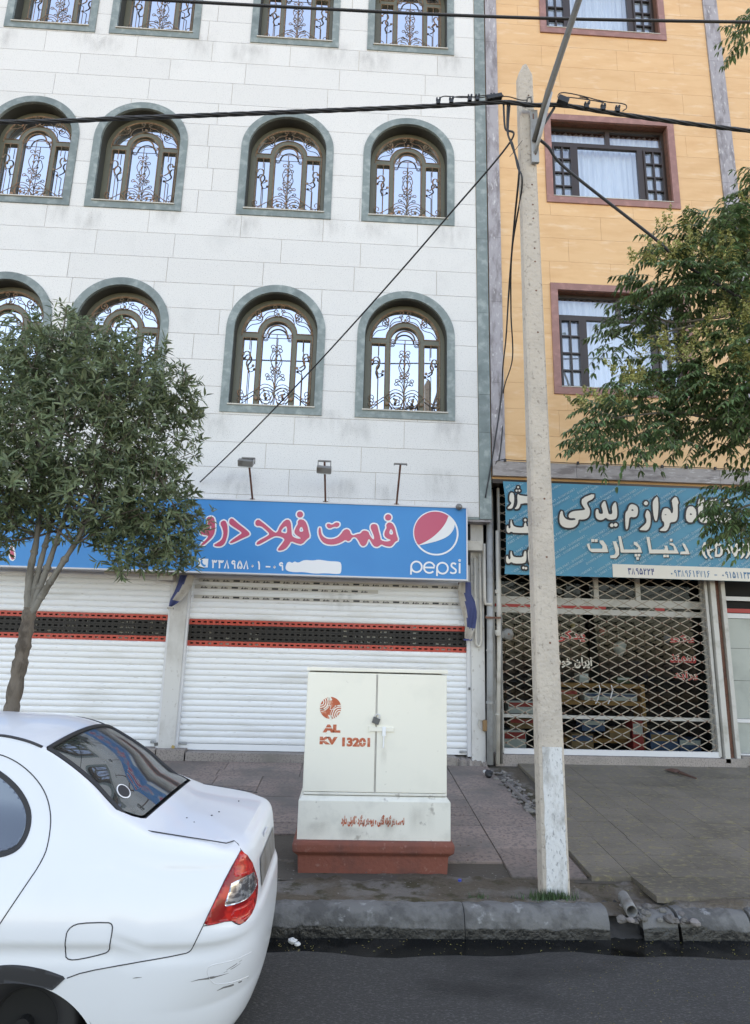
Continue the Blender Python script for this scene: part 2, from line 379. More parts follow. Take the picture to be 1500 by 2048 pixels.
def text_mesh(name, body, x, z, size, y, thick=.002, bold=0.0, shear=0.0, width=None, rot=0.0, res=3, spacing=1.0, height=None):
    """flat lettering in the plane y, its left lower corner at (x, z)"""
    c = bpy.data.curves.new(name, 'FONT'); c.body = body; c.size = size; c.extrude = thick / 2; c.offset = bold
    c.resolution_u = res; c.shear = shear; c.space_character = spacing
    o = bpy.data.objects.new(name, c); COL.objects.link(o)
    me = bpy.data.meshes.new_from_object(o.evaluated_get(bpy.context.evaluated_depsgraph_get()))
    bpy.data.objects.remove(o); bpy.data.curves.remove(c)
    xs = [v.co.x for v in me.vertices]; ys = [v.co.y for v in me.vertices]
    x0 = min(xs); y0 = min(ys); sx = (width / (max(xs) - x0)) if width else 1.0
    sy = (height / (max(ys) - y0)) if height else (sx if width else 1.0)
    if not height and width: sy = sx
    ca, sa = math.cos(rot), math.sin(rot)
    for v in me.vertices:
        px, pz, d = (v.co.x - x0) * sx, (v.co.y - y0) * sy, v.co.z
        v.co = (x + px * ca - pz * sa, y - d, z + px * sa + pz * ca)
    return me

def outline_mesh(name, loops, w, y):
    """flat closed band of width w along each loop"""
    V = []; F = []
    for lp in loops:
        q = []
        for i in range(len(lp)):
            a = lp[i]; c = lp[(i + 1) % len(lp)]
            q += [(a[0] * .75 + c[0] * .25, a[1] * .75 + c[1] * .25), (a[0] * .25 + c[0] * .75, a[1] * .25 + c[1] * .75)]
        n = len(q); base = len(V)
        for i in range(n):
            p0, p1, p2 = q[i - 1], q[i], q[(i + 1) % n]; dx, dz = p2[0] - p0[0], p2[1] - p0[1]; l = math.hypot(dx, dz) or 1
            nx, nz = -dz / l * w / 2, dx / l * w / 2
            yy = y + .00005 * (i % 9); V += [(p1[0] + nx, yy, p1[1] + nz), (p1[0] - nx, yy, p1[1] - nz)]
        for i in range(n):
            a = base + 2 * i; c = base + 2 * ((i + 1) % n); F.append((a, a + 1, c + 1, c))
    me = bpy.data.meshes.new(name); me.from_pydata(V, [], F); return me
DIGIT = {'0': [[(.20, .40), (.30, .50), (.40, .40), (.30, .30), (.20, .40), (.30, .50)]], '1': [[(.18, 1), (.30, .8), (.36, .4), (.36, 0)]], '2': [[(.10, 1), (.2, .7), (.22, .3), (.22, 0)], [(.12, .9), (.22, .70), (.42, .66), (.56, .76), (.58, 1)]],
         '3': [[(.08, 1), (.18, .7), (.22, .3), (.22, 0)], [(.12, .86), (.22, .72), (.32, .80), (.35, 1)], [(.35, .92), (.44, .72), (.58, .78), (.62, 1)]], '4': [[(.10, 1), (.2, .7), (.22, .3), (.22, 0)], [(.60, .98), (.44, .96), (.38, .84), (.58, .72)], [(.2, .62), (.4, .62), (.62, .58)]],
         '5': [[(.3, 1), (.12, .6), (.06, .25), (.15, .05), (.28, .15), (.34, .32), (.40, .12), (.52, .05), (.62, .25), (.52, .6), (.3, 1)]], '6': [[(.56, .95), (.3, 1), (.14, .8), (.25, .62), (.52, .60)], [(.38, .60), (.22, .3), (.08, 0)]],
         '7': [[(.05, 1), (.30, 0), (.56, 1)]], '8': [[(.05, 0), (.30, 1), (.56, 0)]], '9': [[(.50, .78), (.36, .98), (.16, .90), (.12, .70), (.28, .58), (.48, .66), (.50, .40), (.55, 0)]], '-': [[(.0, .42), (.6, .42)]]}
def digit_mesh(name, body, x, z, y, adv, h, w, m):
    mb = MB(); k = 0
    for i, ch in enumerate(body):
        for st in DIGIT.get(ch, []):
            k += 1; pts = [(x + i * adv + px * adv * 1.22, z + pz * h) for px, pz in st]
            if len(pts) > 3 and ch != '0': pts = smooth_line(pts, 2)
            add_ribbon(mb, pts, w, y - .00006 * k, 0)
    me = bpy.data.meshes.new(name); me.from_pydata(mb.v, [], mb.f)
    if m: me.materials.append(m)
    return me
def heavy_text(name, body, x, z, y, width, height, d, m):
    mes = [text_mesh(name, body, x + k * d, z + j * d * .6, .15, y - .0003 * q, .0002, width=width, height=height) for q, (k, j) in enumerate(((-1, 0), (1, 0), (0, 1), (0, -1), (0, 0)))]
    return join_meshes(name, mes, m)
def arc(cx, cz, r, a0, a1, n=16, rz=None):
    rz = r if rz is None else rz
    return [(cx + r * math.cos(math.radians(a0 + (a1 - a0) * i / n)), cz + rz * math.sin(math.radians(a0 + (a1 - a0) * i / n))) for i in range(n + 1)]
def spiral(cx, cz, r0, r1, a0, a1, n=18):
    return [(cx + (r0 + (r1 - r0) * i / n) * math.cos(math.radians(a0 + (a1 - a0) * i / n)), cz + (r0 + (r1 - r0) * i / n) * math.sin(math.radians(a0 + (a1 - a0) * i / n))) for i in range(n + 1)]
def smooth_line(pts, it=2):
    for _ in range(it):
        q = [pts[0]]
        for a, b in zip(pts, pts[1:]):
            q += [tuple(a[k] * .75 + b[k] * .25 for k in range(len(a))), tuple(a[k] * .25 + b[k] * .75 for k in range(len(a)))]
        pts = q + [pts[-1]]
    return pts
def ribbon(pts, w, y0, y1):
    """outline of a flat stroke of width w along (x, z) points"""
    Lf, Rt = [], []
    for i, p in enumerate(pts):
        a = pts[max(i - 1, 0)]; b = pts[min(i + 1, len(pts) - 1)]
        dx, dz = b[0] - a[0], b[1] - a[1]; l = math.hypot(dx, dz) or 1
        nx, nz = -dz / l * w / 2, dx / l * w / 2
        Lf.append((p[0] + nx, p[1] + nz)); Rt.append((p[0] - nx, p[1] - nz))
    return Lf + Rt[::-1]
def add_ribbon(mb, pts, w, y0, y1):
    for a, b in zip(pts, pts[1:]):
        pass
    n = len(mb.v); k = len(pts); o = ribbon(pts, w, y0, y1); Lf = o[:k]; Rt = o[k:][::-1]
    for (lx, lz), (rx, rz) in zip(Lf, Rt):
        mb.v += [(lx, y0, lz), (rx, y0, rz)]
    for i in range(k - 1):
        a = n + 2 * i; mb.f.append((a, a + 1, a + 3, a + 2)); mb.mi.append(mb.k)

def stain(name, x0, x1, z0, z1, y, m, parent):
    off = wloc(parent); me = bpy.data.meshes.new(name)
    me.from_pydata([(x0 - off.x, y - off.y, z0 - off.z), (x1 - off.x, y - off.y, z0 - off.z), (x1 - off.x, y - off.y, z1 - off.z), (x0 - off.x, y - off.y, z1 - off.z)], [], [(0, 1, 2, 3)])
    uv = me.uv_layers.new(name='uv')
    for k, q in enumerate(((0, 0), (1, 0), (1, 1), (0, 1))): uv.data[k].uv = q
    me.materials.append(m); return link(name, me, parent)
def ground_z(y): return min(max(0.0, (y + 3.3) / 3.5 * .29), .29)
# ------------------------------------------------------------------ ground, road, gutter, kerb, pavement
b = MB()
b.quad((-300, -300, -.30), (300, -300, -.30), (300, 300, -.30), (-300, 300, -.30))
kind(b.build('ground', MT['ground']), 'structure')
ROAD_Z = -.17
b = MB()
ys = [-4.14 - .02] + [-4.6, -5.2, -6, -8, -12, -60]
xs = list(np.linspace(-30, -6, 7)) + list(np.linspace(-5, 8, 66)) + list(np.linspace(10, 40, 7))
for i in range(len(xs) - 1):
    e0 = -4.16 + .035 * math.sin(xs[i] * 3.1) + .025 * math.sin(xs[i] * 7.7 + 1); e1 = -4.16 + .035 * math.sin(xs[i + 1] * 3.1) + .025 * math.sin(xs[i + 1] * 7.7 + 1)
    b.quad((xs[i], -60, ROAD_Z), (xs[i + 1], -60, ROAD_Z), (xs[i + 1], e1, ROAD_Z), (xs[i], e0, ROAD_Z))
    b.quad((xs[i], e0, ROAD_Z), (xs[i + 1], e1, ROAD_Z), (xs[i + 1], e1 + .02, -.24), (xs[i], e0 + .02, -.24))
kind(b.build('road', MT['asphalt'], weld=True), 'structure')
b = MB(); b.quad((-30, -4.35, -.215), (40, -4.35, -.215), (40, -3.6, -.215), (-30, -3.6, -.215)); kind(b.build('road_channel', MT['gutterbed']), 'structure')
b = MB(); b.quad((-30, -4.3, -.182), (40, -4.3, -.182), (40, -3.7, -.182), (-30, -3.7, -.182)); kind(b.build('gutter_water', MT['water']), 'structure')
# far pavement across the street
b = MB(); b.box(-40, 40, -24, -20, -.2, -.02); kind(b.build('far_pavement', MT['tile']), 'structure')
# kerb stones
kerb = kind(bpy.data.objects.new('kerb', None), 'structure'); COL.objects.link(kerb)
def kerb_stone(x0, x1, rough, low=0.0):
    prof = [(-3.70, -.26), (-3.70, -.012), (-3.74, .0), (-3.80, .002), (-3.845, -.008), (-3.875, -.035), (-3.89, -.08), (-3.90, -.15), (-3.905, -.26)]
    mb = MB(); n = max(3, int((x1 - x0) / .05)); k = len(prof)
    for i in range(n + 1):
        x = x0 + (x1 - x0) * i / n
        e = .0012 if i in (0, n) else 0
        for j, (y, z) in enumerate(prof):
            t = 1 if 1 < j < 8 else 0
            nz_ = (math.sin(13 * x + 3 * j) + math.sin(29.3 * x + 7 * j) + math.sin(53.1 * x + 2.3 * j) + .8 * math.sin(97 * x + 5 * j)) * rough * .55; mb.v.append((x, y + t * nz_, z - low * (z > -.25) + t * .6 * nz_))
    for i in range(n):
        for j in range(k - 1):
            a = i * k + j; mb.f.append((a, a + 1, a + k + 1, a + k)); mb.mi.append(0)
    mb.fan(mb.v[:k][::-1]); mb.fan(mb.v[n * k:n * k + k])
    return mb.build('kerb_stone', MT['kerb'], kerb, smooth=True)
b = MB(); nx, ny = 14, 10
for i in range(nx + 1):
    for j in range(ny + 1):
        xx = 2.86 + .42 * i / nx; t = j / ny; b.v.append((xx + rng.normal(0, .008), -3.66 - .25 * t, -.03 - .19 * t ** 1.2 + rng.normal(0, .012)))
for i in range(nx):
    for j in range(ny):
        a = i * (ny + 1) + j; b.f.append((a, a + 1, a + ny + 2, a + ny + 1)); b.mi.append(0)
kind(b.build('dirt_ground', MT['gutterbed'], smooth=True), 'structure')
x = -6.0
for wd in (1.0, 1.02, .98, 1.0, 1.0, 1.0, .95, .95):
    kerb_stone(x, x + wd, .005); x += wd
kerb_stone(1.905, 2.93, .006)
for x0, x1, lw in ((3.17, 3.42, .03), (3.44, 3.95, .02), (3.97, 4.9, .012), (4.91, 5.9, .01), (5.91, 6.9, .01), (6.91, 7.9, .01)): kerb_stone(x0, x1, .009, lw)
# soil strip behind the kerb
b = MB(); nx, ny = 150, 16
for i in range(nx + 1):
    for j in range(ny + 1):
        xx = -6 + 14 * i / nx; yy = -3.80 + .93 * j / ny
        zz = -.012 + .010 * math.sin(xx * 5 + yy * 9) * math.sin(xx * 2.3 + 1) + rng.normal(0, .004) + max(0, ground_z(yy) - .012) + (.014 + .012 * math.sin(xx * 4.1) * math.sin(xx * 1.3) if yy > -3.795 and yy < -3.66 else 0) - (.02 if j == 0 else 0)
        if 2.9 < xx < 3.5 and yy < -3.45: zz -= .03
        b.v.append((xx, yy, zz))
for i in range(nx):
    for j in range(ny):
        a = i * (ny + 1) + j; b.f.append((a, a + ny + 1, a + ny + 2, a + 1)); b.mi.append(0)
kind(b.build('dirt_ground', MT['soil'], smooth=True), 'structure')
# pavement base, with paving slabs and tiles laid on it
b = MB()
SL = math.atan2(.29, 3.5)
for y0, y1 in ((-3.3, .2), (.2, 1.2)):
    b.quad((-30, y0, ground_z(y0) - .018), (40, y0, ground_z(y0) - .018), (40, y1, ground_z(y1) - .018), (-30, y1, ground_z(y1) - .018))
pavement = kind(b.build('pavement', MT['pavebase']), 'structure')
MESHCACHE = {}
def slab(name, x0, x1, y0, y1, m, dz=0.0, tilt=0.0, gap=.006, th=.03, bev=.003):
    w = round(x1 - x0 - gap, 3); d = round(y1 - y0 - gap, 3); key = (name, w, d)
    if key not in MESHCACHE:
        mb = MB(); mb.box(-w / 2, w / 2, -d / 2, d / 2, -th, 0, skip='b'); MESHCACHE[key] = None
        me = bpy.data.meshes.new(name); me.from_pydata(mb.v, [], mb.f); me.materials.append(m)
        bm = bmesh.new(); bm.from_mesh(me)
        bmesh.ops.bevel(bm, geom=[e for e in bm.edges if all(v.co.z > -.001 for v in e.verts)], offset=bev, segments=1, affect='EDGES'); bm.to_mesh(me); bm.free()
        MESHCACHE[key] = me
    o = link(name, MESHCACHE[key], pavement)
    yc = (y0 + y1) / 2; o.location = ((x0 + x1) / 2, yc, ground_z(yc) + dz)
    o.rotation_euler = ((SL if -3.3 < yc < .2 else 0) + rng.normal(0, tilt), rng.normal(0, tilt), 0)
    return o
rows = [(-2.96, -2.66), (-2.66, -2.38), (-2.38, -2.10), (-2.10, -1.83), (-1.83, -1.58), (-1.58, -1.30), (-1.30, -.95), (-.95, -.53), (-.53, -.26), (-.26, .11)]
for ri, (y0, y1) in enumerate(rows):
    brk = [-4.2, -3.2, -2.3, -1.3, -.5, .06 if ri < 8 else .5, .95, 1.7, 2.405]
    brk = [q + (rng.uniform(-.04, .04) if 0 < i < len(brk) - 1 and i != 5 else 0) for i, q in enumerate(brk)]
    for a, c in zip(brk, brk[1:]):
        if y1 < -2.3 and .5 < (a + c) / 2 < 2.0 and y0 < -2.6: continue
        slab('paving_slab', a, c, y0, y1, MT['paver'], dz=rng.normal(0, .0015), tilt=.0015)
for (y0, y1) in [(-3.24, -2.66), (-2.66, -2.10), (-2.10, -1.58), (-1.58, -.95), (-.95, -.34), (-.34, .11)]:
    slab('paving_slab', 2.41, 2.965 + (-y0 - .3) * .02, y0, y1, MT['paver'], dz=rng.normal(0, .001), tilt=.001, gap=.004)
ty = [(-3.68, -3.265), (-3.265, -2.83)] + [(-2.83 + .4125 * k, -2.83 + .4125 * (k + 1)) for k in range(7)] + [(.0575, .32)]
for j, (y0, y1) in enumerate(ty):
    for i in range(11):
        x0 = 3.05 + i * .33 if y0 < -2.7 else 3.40 + (i - 1) * .33
        if j == 0 and i < 1: continue
        if y0 > -2.7 and i == 0:
            if y0 < -1.9: x0 = 3.07
            else: continue
        if x0 > 6.6: continue
        slab('paving_tile', x0, x0 + .33, y0, y1, MT['tile'], dz=.022 + rng.normal(0, .001), tilt=.0025, gap=.003, th=.045, bev=.0015)
for i in range(10):
    y0 = -3.68 + i * .42
    slab('paving_slab', 6.72, 8.4, y0, y0 + .42, MT['tile'], dz=.02); slab('paving_slab', 8.4, 10.5, y0, y0 + .42, MT['tile'], dz=.02)
    slab('paving_slab', -6.4, -4.22, max(y0, -2.96), max(y0 + .42, -2.6), MT['paver']) if y0 > -3.1 else None
# ------------------------------------------------------------------ white building
white = empty('white_building', (-1.5, 0, .29), 'white speckled granite building with rows of arched windows in green stone surrounds', 'building')
TOPZ = 17.0
WIN_X = {'a': -4.2775, 'b': -2.5557, 'c': -.2047, 'd': 1.7717}
ROWS = [(5.110, 1.02), (8.410, .967), (11.7365, .967)]
WR, WSP, WH = .746, 1.31, 2.056      # outer radius, spring line, height
def win_top(dx, sc): return (WSP + math.sqrt(max(0, WR * WR - dx * dx))) * sc
def facade_slab(x0, x1, z0, z1, wins, y=0.0, gap=.0055):
    """facing slabs between two joints, cut where a window opening crosses them"""
    x0 += gap / 2; x1 -= gap / 2; z0 += gap / 2; z1 -= gap / 2
    hit = [(xc, zb, sc) for xc, zb, sc in wins if xc - WR < x1 and xc + WR > x0 and zb < z1 and zb + WH * sc > z0]
    mb = MB(); out = []
    if not hit:
        mb.box(x0, x1, y, y + .012, z0, z1, skip='k'); return [mb]
    xs = {x0, x1}
    for xc, zb, sc in hit:
        for k in range(33):
            q = xc - WR * math.cos(math.pi * k / 32)
            if x0 < q < x1: xs.add(q)
    xs = sorted(xs)
    for a, c in zip(xs, xs[1:]):
        if c - a < 1e-5: continue
        n0 = len(mb.f)
        m_ = (a + c) / 2; h = [w for w in hit if abs(m_ - w[0]) < WR]
        if not h: mb.box(a, c, y, y + .012, z0, z1, skip='klr'); continue
        xc, zb, sc = h[0]
        if zb > z0 + .002: mb.box(a, c, y, y + .012, z0, min(z1, zb), skip='klr')
        ta = max(z0, zb + win_top(a - xc, sc)); tc = max(z0, zb + win_top(c - xc, sc))
        if ta < z1 or tc < z1:
            ta = min(ta, z1); tc = min(tc, z1)
            mb.quad((a, y, ta), (c, y, tc), (c, y, z1), (a, y, z1))
            mb.quad((a, y, z1), (c, y, z1), (c, y + .012, z1), (a, y + .012, z1))
        if len(mb.f) == n0 and mb.f: out.append(mb); mb = MB()
    return out + ([mb] if mb.f else [])
courses = [3.665, 3.878, 4.273, 4.653, 5.075, 5.505, 5.925, 6.335, 6.75, 7.17, 7.59, 8.01, 8.41, 8.82, 9.23, 9.64, 10.055, 10.467, 10.885, 11.30, 11.713, 12.134, 12.55, 12.96, 13.38]
wins = [(x, z, s) for z, s in ROWS for x in WIN_X.values()]
for ci, (z0, z1) in enumerate(zip(courses, courses[1:])):
    x = -5.6 + rng.uniform(-.5, .4); br = [x]
    while x < 2.6:
        x += rng.uniform(1.15, 1.65); br.append(x)
    br = [q for q in br if q < 2.35] + [2.865]
    for a, c in zip(br, br[1:]):
        for mb in facade_slab(a, c, z0, z1, wins): mb.build('stone_slab', MT['granite'], white, weld=True)
# backing wall with openings (arched), upper storeys out of the frame, side and roof
loops = [[(-8, 3.64), (3.05, 3.64), (3.05, TOPZ), (-8, TOPZ)]]
for xc, zb, sc in wins:
    r = WR - .06
    loops.append([(xc - r, zb + .06), (xc + r, zb + .06)] + [(px, zb + (pz - 0) * sc) for px, pz in [(xc + r * math.cos(t), WSP + r * math.sin(t)) for t in np.linspace(0, math.pi, 25)]])
o = link('wall', plate_mesh('wall', loops, .010, .30, m=MT['mortar']), white); o.location = -white.location
b = MB()
b.box(-8, 3.05, .62, 12, .0, TOPZ)                         # body of the building
b.box(-8, 3.05, .23, .62, 3.60, 3.635)                      # slab edge under the first floor
b.build('shell', MT['dark'], white)
b = MB(); b.box(-8, 3.05, .0, 12, TOPZ, TOPZ + .2); b.build('roof', MT['granite'], white)
b = MB(); b.box(-8.0, -5.2, .004, .009, 3.665, TOPZ, skip='k'); b.box(-5.7, 2.862, .0, .012, 13.39, TOPZ, skip='k'); b.build('upper_facing', MT['granite'], white)
# green stone edging
for z0, z1 in ((3.635, 4.95), (4.95, 5.55), (5.55, 6.9), (6.9, 8.2), (8.2, 9.45), (9.45, 10.8), (10.8, 12.1), (12.1, 13.5), (13.5, TOPZ)):
    b = MB(); b.box(2.872, 3.045, -.012, .2, z0 + .002, z1 - .002); b.build('edging_stone', MT['greenstone'], white)
for x0, x1 in ((-5.8, -4.2), (-4.2, -2.7), (-2.7, -1.1), (-1.1, .4), (.4, 1.7), (1.7, 2.868)):
    b = MB(); b.box(x0 + .002, x1 - .002, -.008, .06, 3.625, 3.662); b.build('edging_stone', MT['greenstone'], white)
for x0, x1 in ((2.2, 2.62), (2.62, 3.045)):
    b = MB(); b.box(x0 + .003, x1 - .003, .005, .60, 3.600, 3.632); b.build('soffit_stone', MT['marble'], white)
b = MB(); b.box(-5.8, 2.2, .07, .60, 3.605, 3.632); b.build('soffit', MT['pillar'], white)

# one arched window, built round its own lower centre
def arch_pts(hw, zb, zs, r, n=24): return [(-hw, zb), (hw, zb)] + [(r * math.cos(t), zs + r * math.sin(t)) for t in np.linspace(0, math.pi, n + 1)]
fr_loops = [arch_pts(.640, .115, 1.31, .640)]
lun = [(.525 * math.cos(t), 1.335 + .505 * math.sin(t)) for t in np.linspace(.06, math.pi - .06, 25)] + [(-.315, 1.365)] + [(.300 * math.cos(t), 1.345 + .300 * math.sin(t)) for t in np.linspace(math.pi - .06, .06, 19)] + [(.315, 1.365)]
hole_l = [(-.515, .175), (-.300, .175), (-.300, 1.275), (-.515, 1.275)]
hole_c = arch_pts(.228, .165, 1.335, .228, 16)
fr_loops += [hole_l, [(-x, z) for x, z in hole_l], hole_c, lun]
proto = link('window', plate_mesh('window_frame', fr_loops, .195, .255, m=MT['bronze']), white)
proto.name = 'window'
sur_o = arch_pts(.746, 0, 1.31, .746, 32); sur_i = arch_pts(.628, .122, 1.31, .628, 32)
s0 = plate_mesh('surround', [sur_o, sur_i], -.016, .28, m=MT['greenstone'])
link('surround', s0, proto)
ri = arch_pts(.627, .123, 1.31, .627, 32); rj = arch_pts(.618, .130, 1.31, .618, 32)
link('reveal', plate_mesh('reveal', [ri, rj], .03, .26, m=MT['darkreveal']), proto)
b = MB(); b.box(-.64, .64, -.034, .195, .110, .128); b.build('sill', MT['sillwhite'], proto, local=True)
link('pane', plate_mesh('pane', [arch_pts(.60, .13, 1.31, .60)], .232, .238, m=MT['pane']), proto)
trim = [q + q[:1] for q in (hole_l, [(-x, z) for x, z in hole_l], hole_c, lun)] + [arch_pts(.545, .15, 1.31, .545)[1:]]
def inset(q, k): return q
link('trim', curve_tubes('trim', trim, .009, .192, 0, MT['copper']), proto)
G = []
def both(p): G.append(p); G.append([(-x, z) for x, z in p])
G.append([(0, .17), (0, 1.335)]); G.append([(-.228, 1.335), (.228, 1.335)])
G.append(arc(0, 1.335, .155, 0, 180, 18)); G.append(arc(0, 1.335, .142, 0, 180, 18))
both(arc(.190, 1.320, .037, 180, 400, 10)); both(arc(.19, 1.325, .022, 180, 380, 8))
both(smooth_line([(.0, 1.02), (.03, 1.10), (.075, .985), (.085, .93), (.05, .84), (.0, .77)]))
both(spiral(.052, 1.125, .042, .015, 200, -160, 14)); both(spiral(.048, .785, .036, .014, 170, 520, 14))
both(smooth_line([(.0, .48), (.03, .62), (.07, .66), (.10, .655)])); both(spiral(.118, .665, .036, .012, 210, -200, 14)); both(spiral(.045, .72, .030, .012, 250, -120, 12))
both(spiral(.118, .37, .108, .10, 180, -175, 22)); both(spiral(.118, .36, .070, .02, 60, 420, 20))
both(smooth_line([(.0, .46), (.08, .52), (.17, .53), (.26, .44), (.36, .36), (.47, .30), (.535, .345)])); both(smooth_line([(.0, .42), (.06, .22), (.14, .205), (.24, .36), (.30, .42), (.40, .33), (.53, .22)]))
both(spiral(.505, .385, .042, .036, 240, -80, 14)); both(spiral(.515, .285, .036, .030, 90, 400, 14))
both([(.405, .18), (.405, .74)]); both([(.405, 1.07), (.405, 1.275)])
for dz in (0, .014):
    G.append(smooth_line([(.405, .74), (.385, .76), (.35 , .775), (.325, .80)])); G.append(smooth_line([(.36 + dz, .80), (.45 + dz, .87), (.40 + dz, .955), (.42 + dz, 1.03), (.47 + dz, 1.04), (.49, .99)]))
    G.append(smooth_line([(-.405, .74), (-.43, .76), (-.36, .77), (-.335, .81)])); G.append(smooth_line([(-.40 - dz, .76), (-.44 - dz, .86), (-.37 - dz, .95), (-.40 - dz, 1.04), (-.46 - dz, 1.04), (-.49, .985)]))
both(smooth_line([(.515, 1.42), (.44, 1.545), (.33, 1.56), (.265, 1.60), (.25, 1.68), (.31, 1.725)])); both(spiral(.30, 1.665, .062, .018, 80, -360, 20))
both(smooth_line([(.245, 1.545), (.235, 1.62), (.17, 1.70), (.06, 1.715), (.04, 1.76)])); both(spiral(.062, 1.785, .035, .012, 200, -160, 12)); both(spiral(.03, 1.67, .04, .018, 40, -220, 12))
grille = link('grille', curve_tubes('grille', G, .0068, .170, 0, MT['iron']), proto)
bm = bmesh.new(); bm.from_mesh(grille.data)
for x, z, r in [(0, .93, .022), (.495, .985, .026), (-.495, .985, .026), (.33, .80, .026), (-.335, .81, .026), (.125, .35, .024), (-.125, .35, .024), (.262, .30, .034), (-.262, .30, .034), (.30, 1.665, .016), (-.30, 1.665, .016), (0, 1.67, .024), (.15, .43, .02), (-.15, .43, .02)]:
    bmesh.ops.create_icosphere(bm, subdivisions=1, radius=r, matrix=Matrix.Translation((x, .167, z)) @ Matrix.Diagonal((1, .45, 1, 1)))
bm.to_mesh(grille.data); bm.free()
off = wloc(white)
first = True
for z, sc in ROWS:
    for k, xc in WIN_X.items():
        loc = Vector((xc, 0, z)) - off
        if first: proto.location = loc; proto.scale = (1, 1, sc); first = False
        else: copy_tree(proto, white, loc, (1, 1, sc))
for z, sc in ROWS:
    for k, xc in WIN_X.items():
        for s_ in (-1, 1):
            w_ = rng.uniform(.25, .45); c_ = xc + s_ * rng.uniform(.55, .8); h_ = rng.uniform(.3, .6)
            stain('soot_stain', c_ - w_, c_ + w_, z - h_, z + .12 * (s_ > 0) - .004, -.0025, MT['soot'], white)
for c_, w_, h_ in ((2.3, .3, .5), (.9, .25, .35), (-.6, .3, .4), (1.5, .2, .3)): stain('soot_stain', c_ - w_, c_ + w_, 3.70, 3.70 + h_ * 1.4, -.0025, MT['soot'], white)
# ground floor: pillars, roller shutters, steps
for n_, (x0, x1, y0) in enumerate(((-1.440, -1.222, .215), (2.775, 2.965, .20), (-6.0, -5.7, .215))):
    b = MB(); b.box(x0, x1, y0, .6, .285, 3.6); b.build('pillar', MT['pillar'], white, bevel=.006)
for x0, x1 in ((-1.222, -1.190), (2.722, 2.773), (-1.475, -1.442)):
    b = MB(); b.box(x0, x1, .235, .36, .38, 3.0); b.build('guide_rail', MT['alu'], white)
def slat_mesh(w, h, m):
    mb = MB(); prof = [(.012, 0), (.0, .10 * h), (-.006, .32 * h), (-.007, .55 * h), (-.004, .78 * h), (.006, .95 * h), (.012, h)]
    for (ya, za), (yb, zb) in zip(prof, prof[1:]):
        mb.quad((0, ya, za), (w, ya, za), (w, yb, zb), (0, yb, zb))
    me = bpy.data.meshes.new('slat'); me.from_pydata(mb.v, [], mb.f); me.materials.append(m)
    bm = bmesh.new(); bm.from_mesh(me); bmesh.ops.remove_doubles(bm, verts=bm.verts, dist=1e-5); bm.to_mesh(me); bm.free()
    me.polygons.foreach_set('use_smooth', [True] * len(me.polygons)); return me
def slot_mesh(w, h, m):
    mb = MB(); p = .082; sl = .046; n = int(w / p); z1, z2 = h * .36, h * .64
    mb.quad((0, 0, 0), (w, 0, 0), (w, 0, z1), (0, 0, z1)); mb.quad((0, 0, z2), (w, 0, z2), (w, 0, h * .97), (0, 0, h * .97))
    mb.quad((0, .012, h * .99), (w, .012, h * .99), (w, 0, h * .97), (0, 0, h * .97)); mb.quad((0, .0, 0), (w, 0, 0), (w, .012, -.004), (0, .012, -.004))
    x = 0
    for i in range(n + 1):
        a = x; c = min(w, i * p + p - sl)
        if a < w: mb.quad((a, 0, z1), (c, 0, z1), (c, 0, z2), (a, 0, z2))
        x = i * p + p
    for i in range(n):
        a = i * p + p - sl; c = i * p + p
        mb.quad((a, 0, z1), (c, 0, z1), (c, .015, z1), (a, .015, z1)); mb.quad((a, .015, z2), (c, .015, z2), (c, 0, z2), (a, 0, z2))
    me = bpy.data.meshes.new('slat'); me.from_pydata(mb.v, [], mb.f); me.materials.append(m); return me
def shutter(x0, x1, zb, zr, label):
    mb = MB(); mb.box(x0, x1, .285, .305, zb, zb + .078)
    sh = mb.build('roller_shutter', MT['shutter'], white)
    sh['label'] = label
    base = wloc(white)
    def put(me, z):
        o = link('slat', me, sh); o.location = Vector((x0, .295, z)) - base; return o
    n = 16; h = (zr - zb - .082) / n; ms = slat_mesh(x1 - x0, h, MT['shutter'])
    for k in range(n): put(ms, zb + .082 + k * h)
    mr = slot_mesh(x1 - x0, .074, MT['shutred']); mk = slot_mesh(x1 - x0, .0725, MT['shutblack'])
    put(mr, zr)
    for k in range(3): put(mk, zr + .0755 + k * .0725)
    put(mr, zr + .0755 + 3 * .0725 + .001)
    z = zr + .0755 * 2 + 3 * .0725; k = 0
    while z < 2.95: put(ms, z); z += h
    return sh
shutter(-1.192, 2.722, .395, 1.760, 'white slatted roller shutter with a red and black perforated band, its upper slats taped')
sh2 = shutter(-5.7, -1.470, .425, 1.806, 'white slatted roller shutter with a red and black perforated band')
for c_, w_, z0, z1 in ((2.5, .12, 2.15, 2.6), (.9, .3, 2.2, 2.6)): stain('grime', c_ - w_, c_ + w_, z0, z1, .2795, MT['dribble'], white)
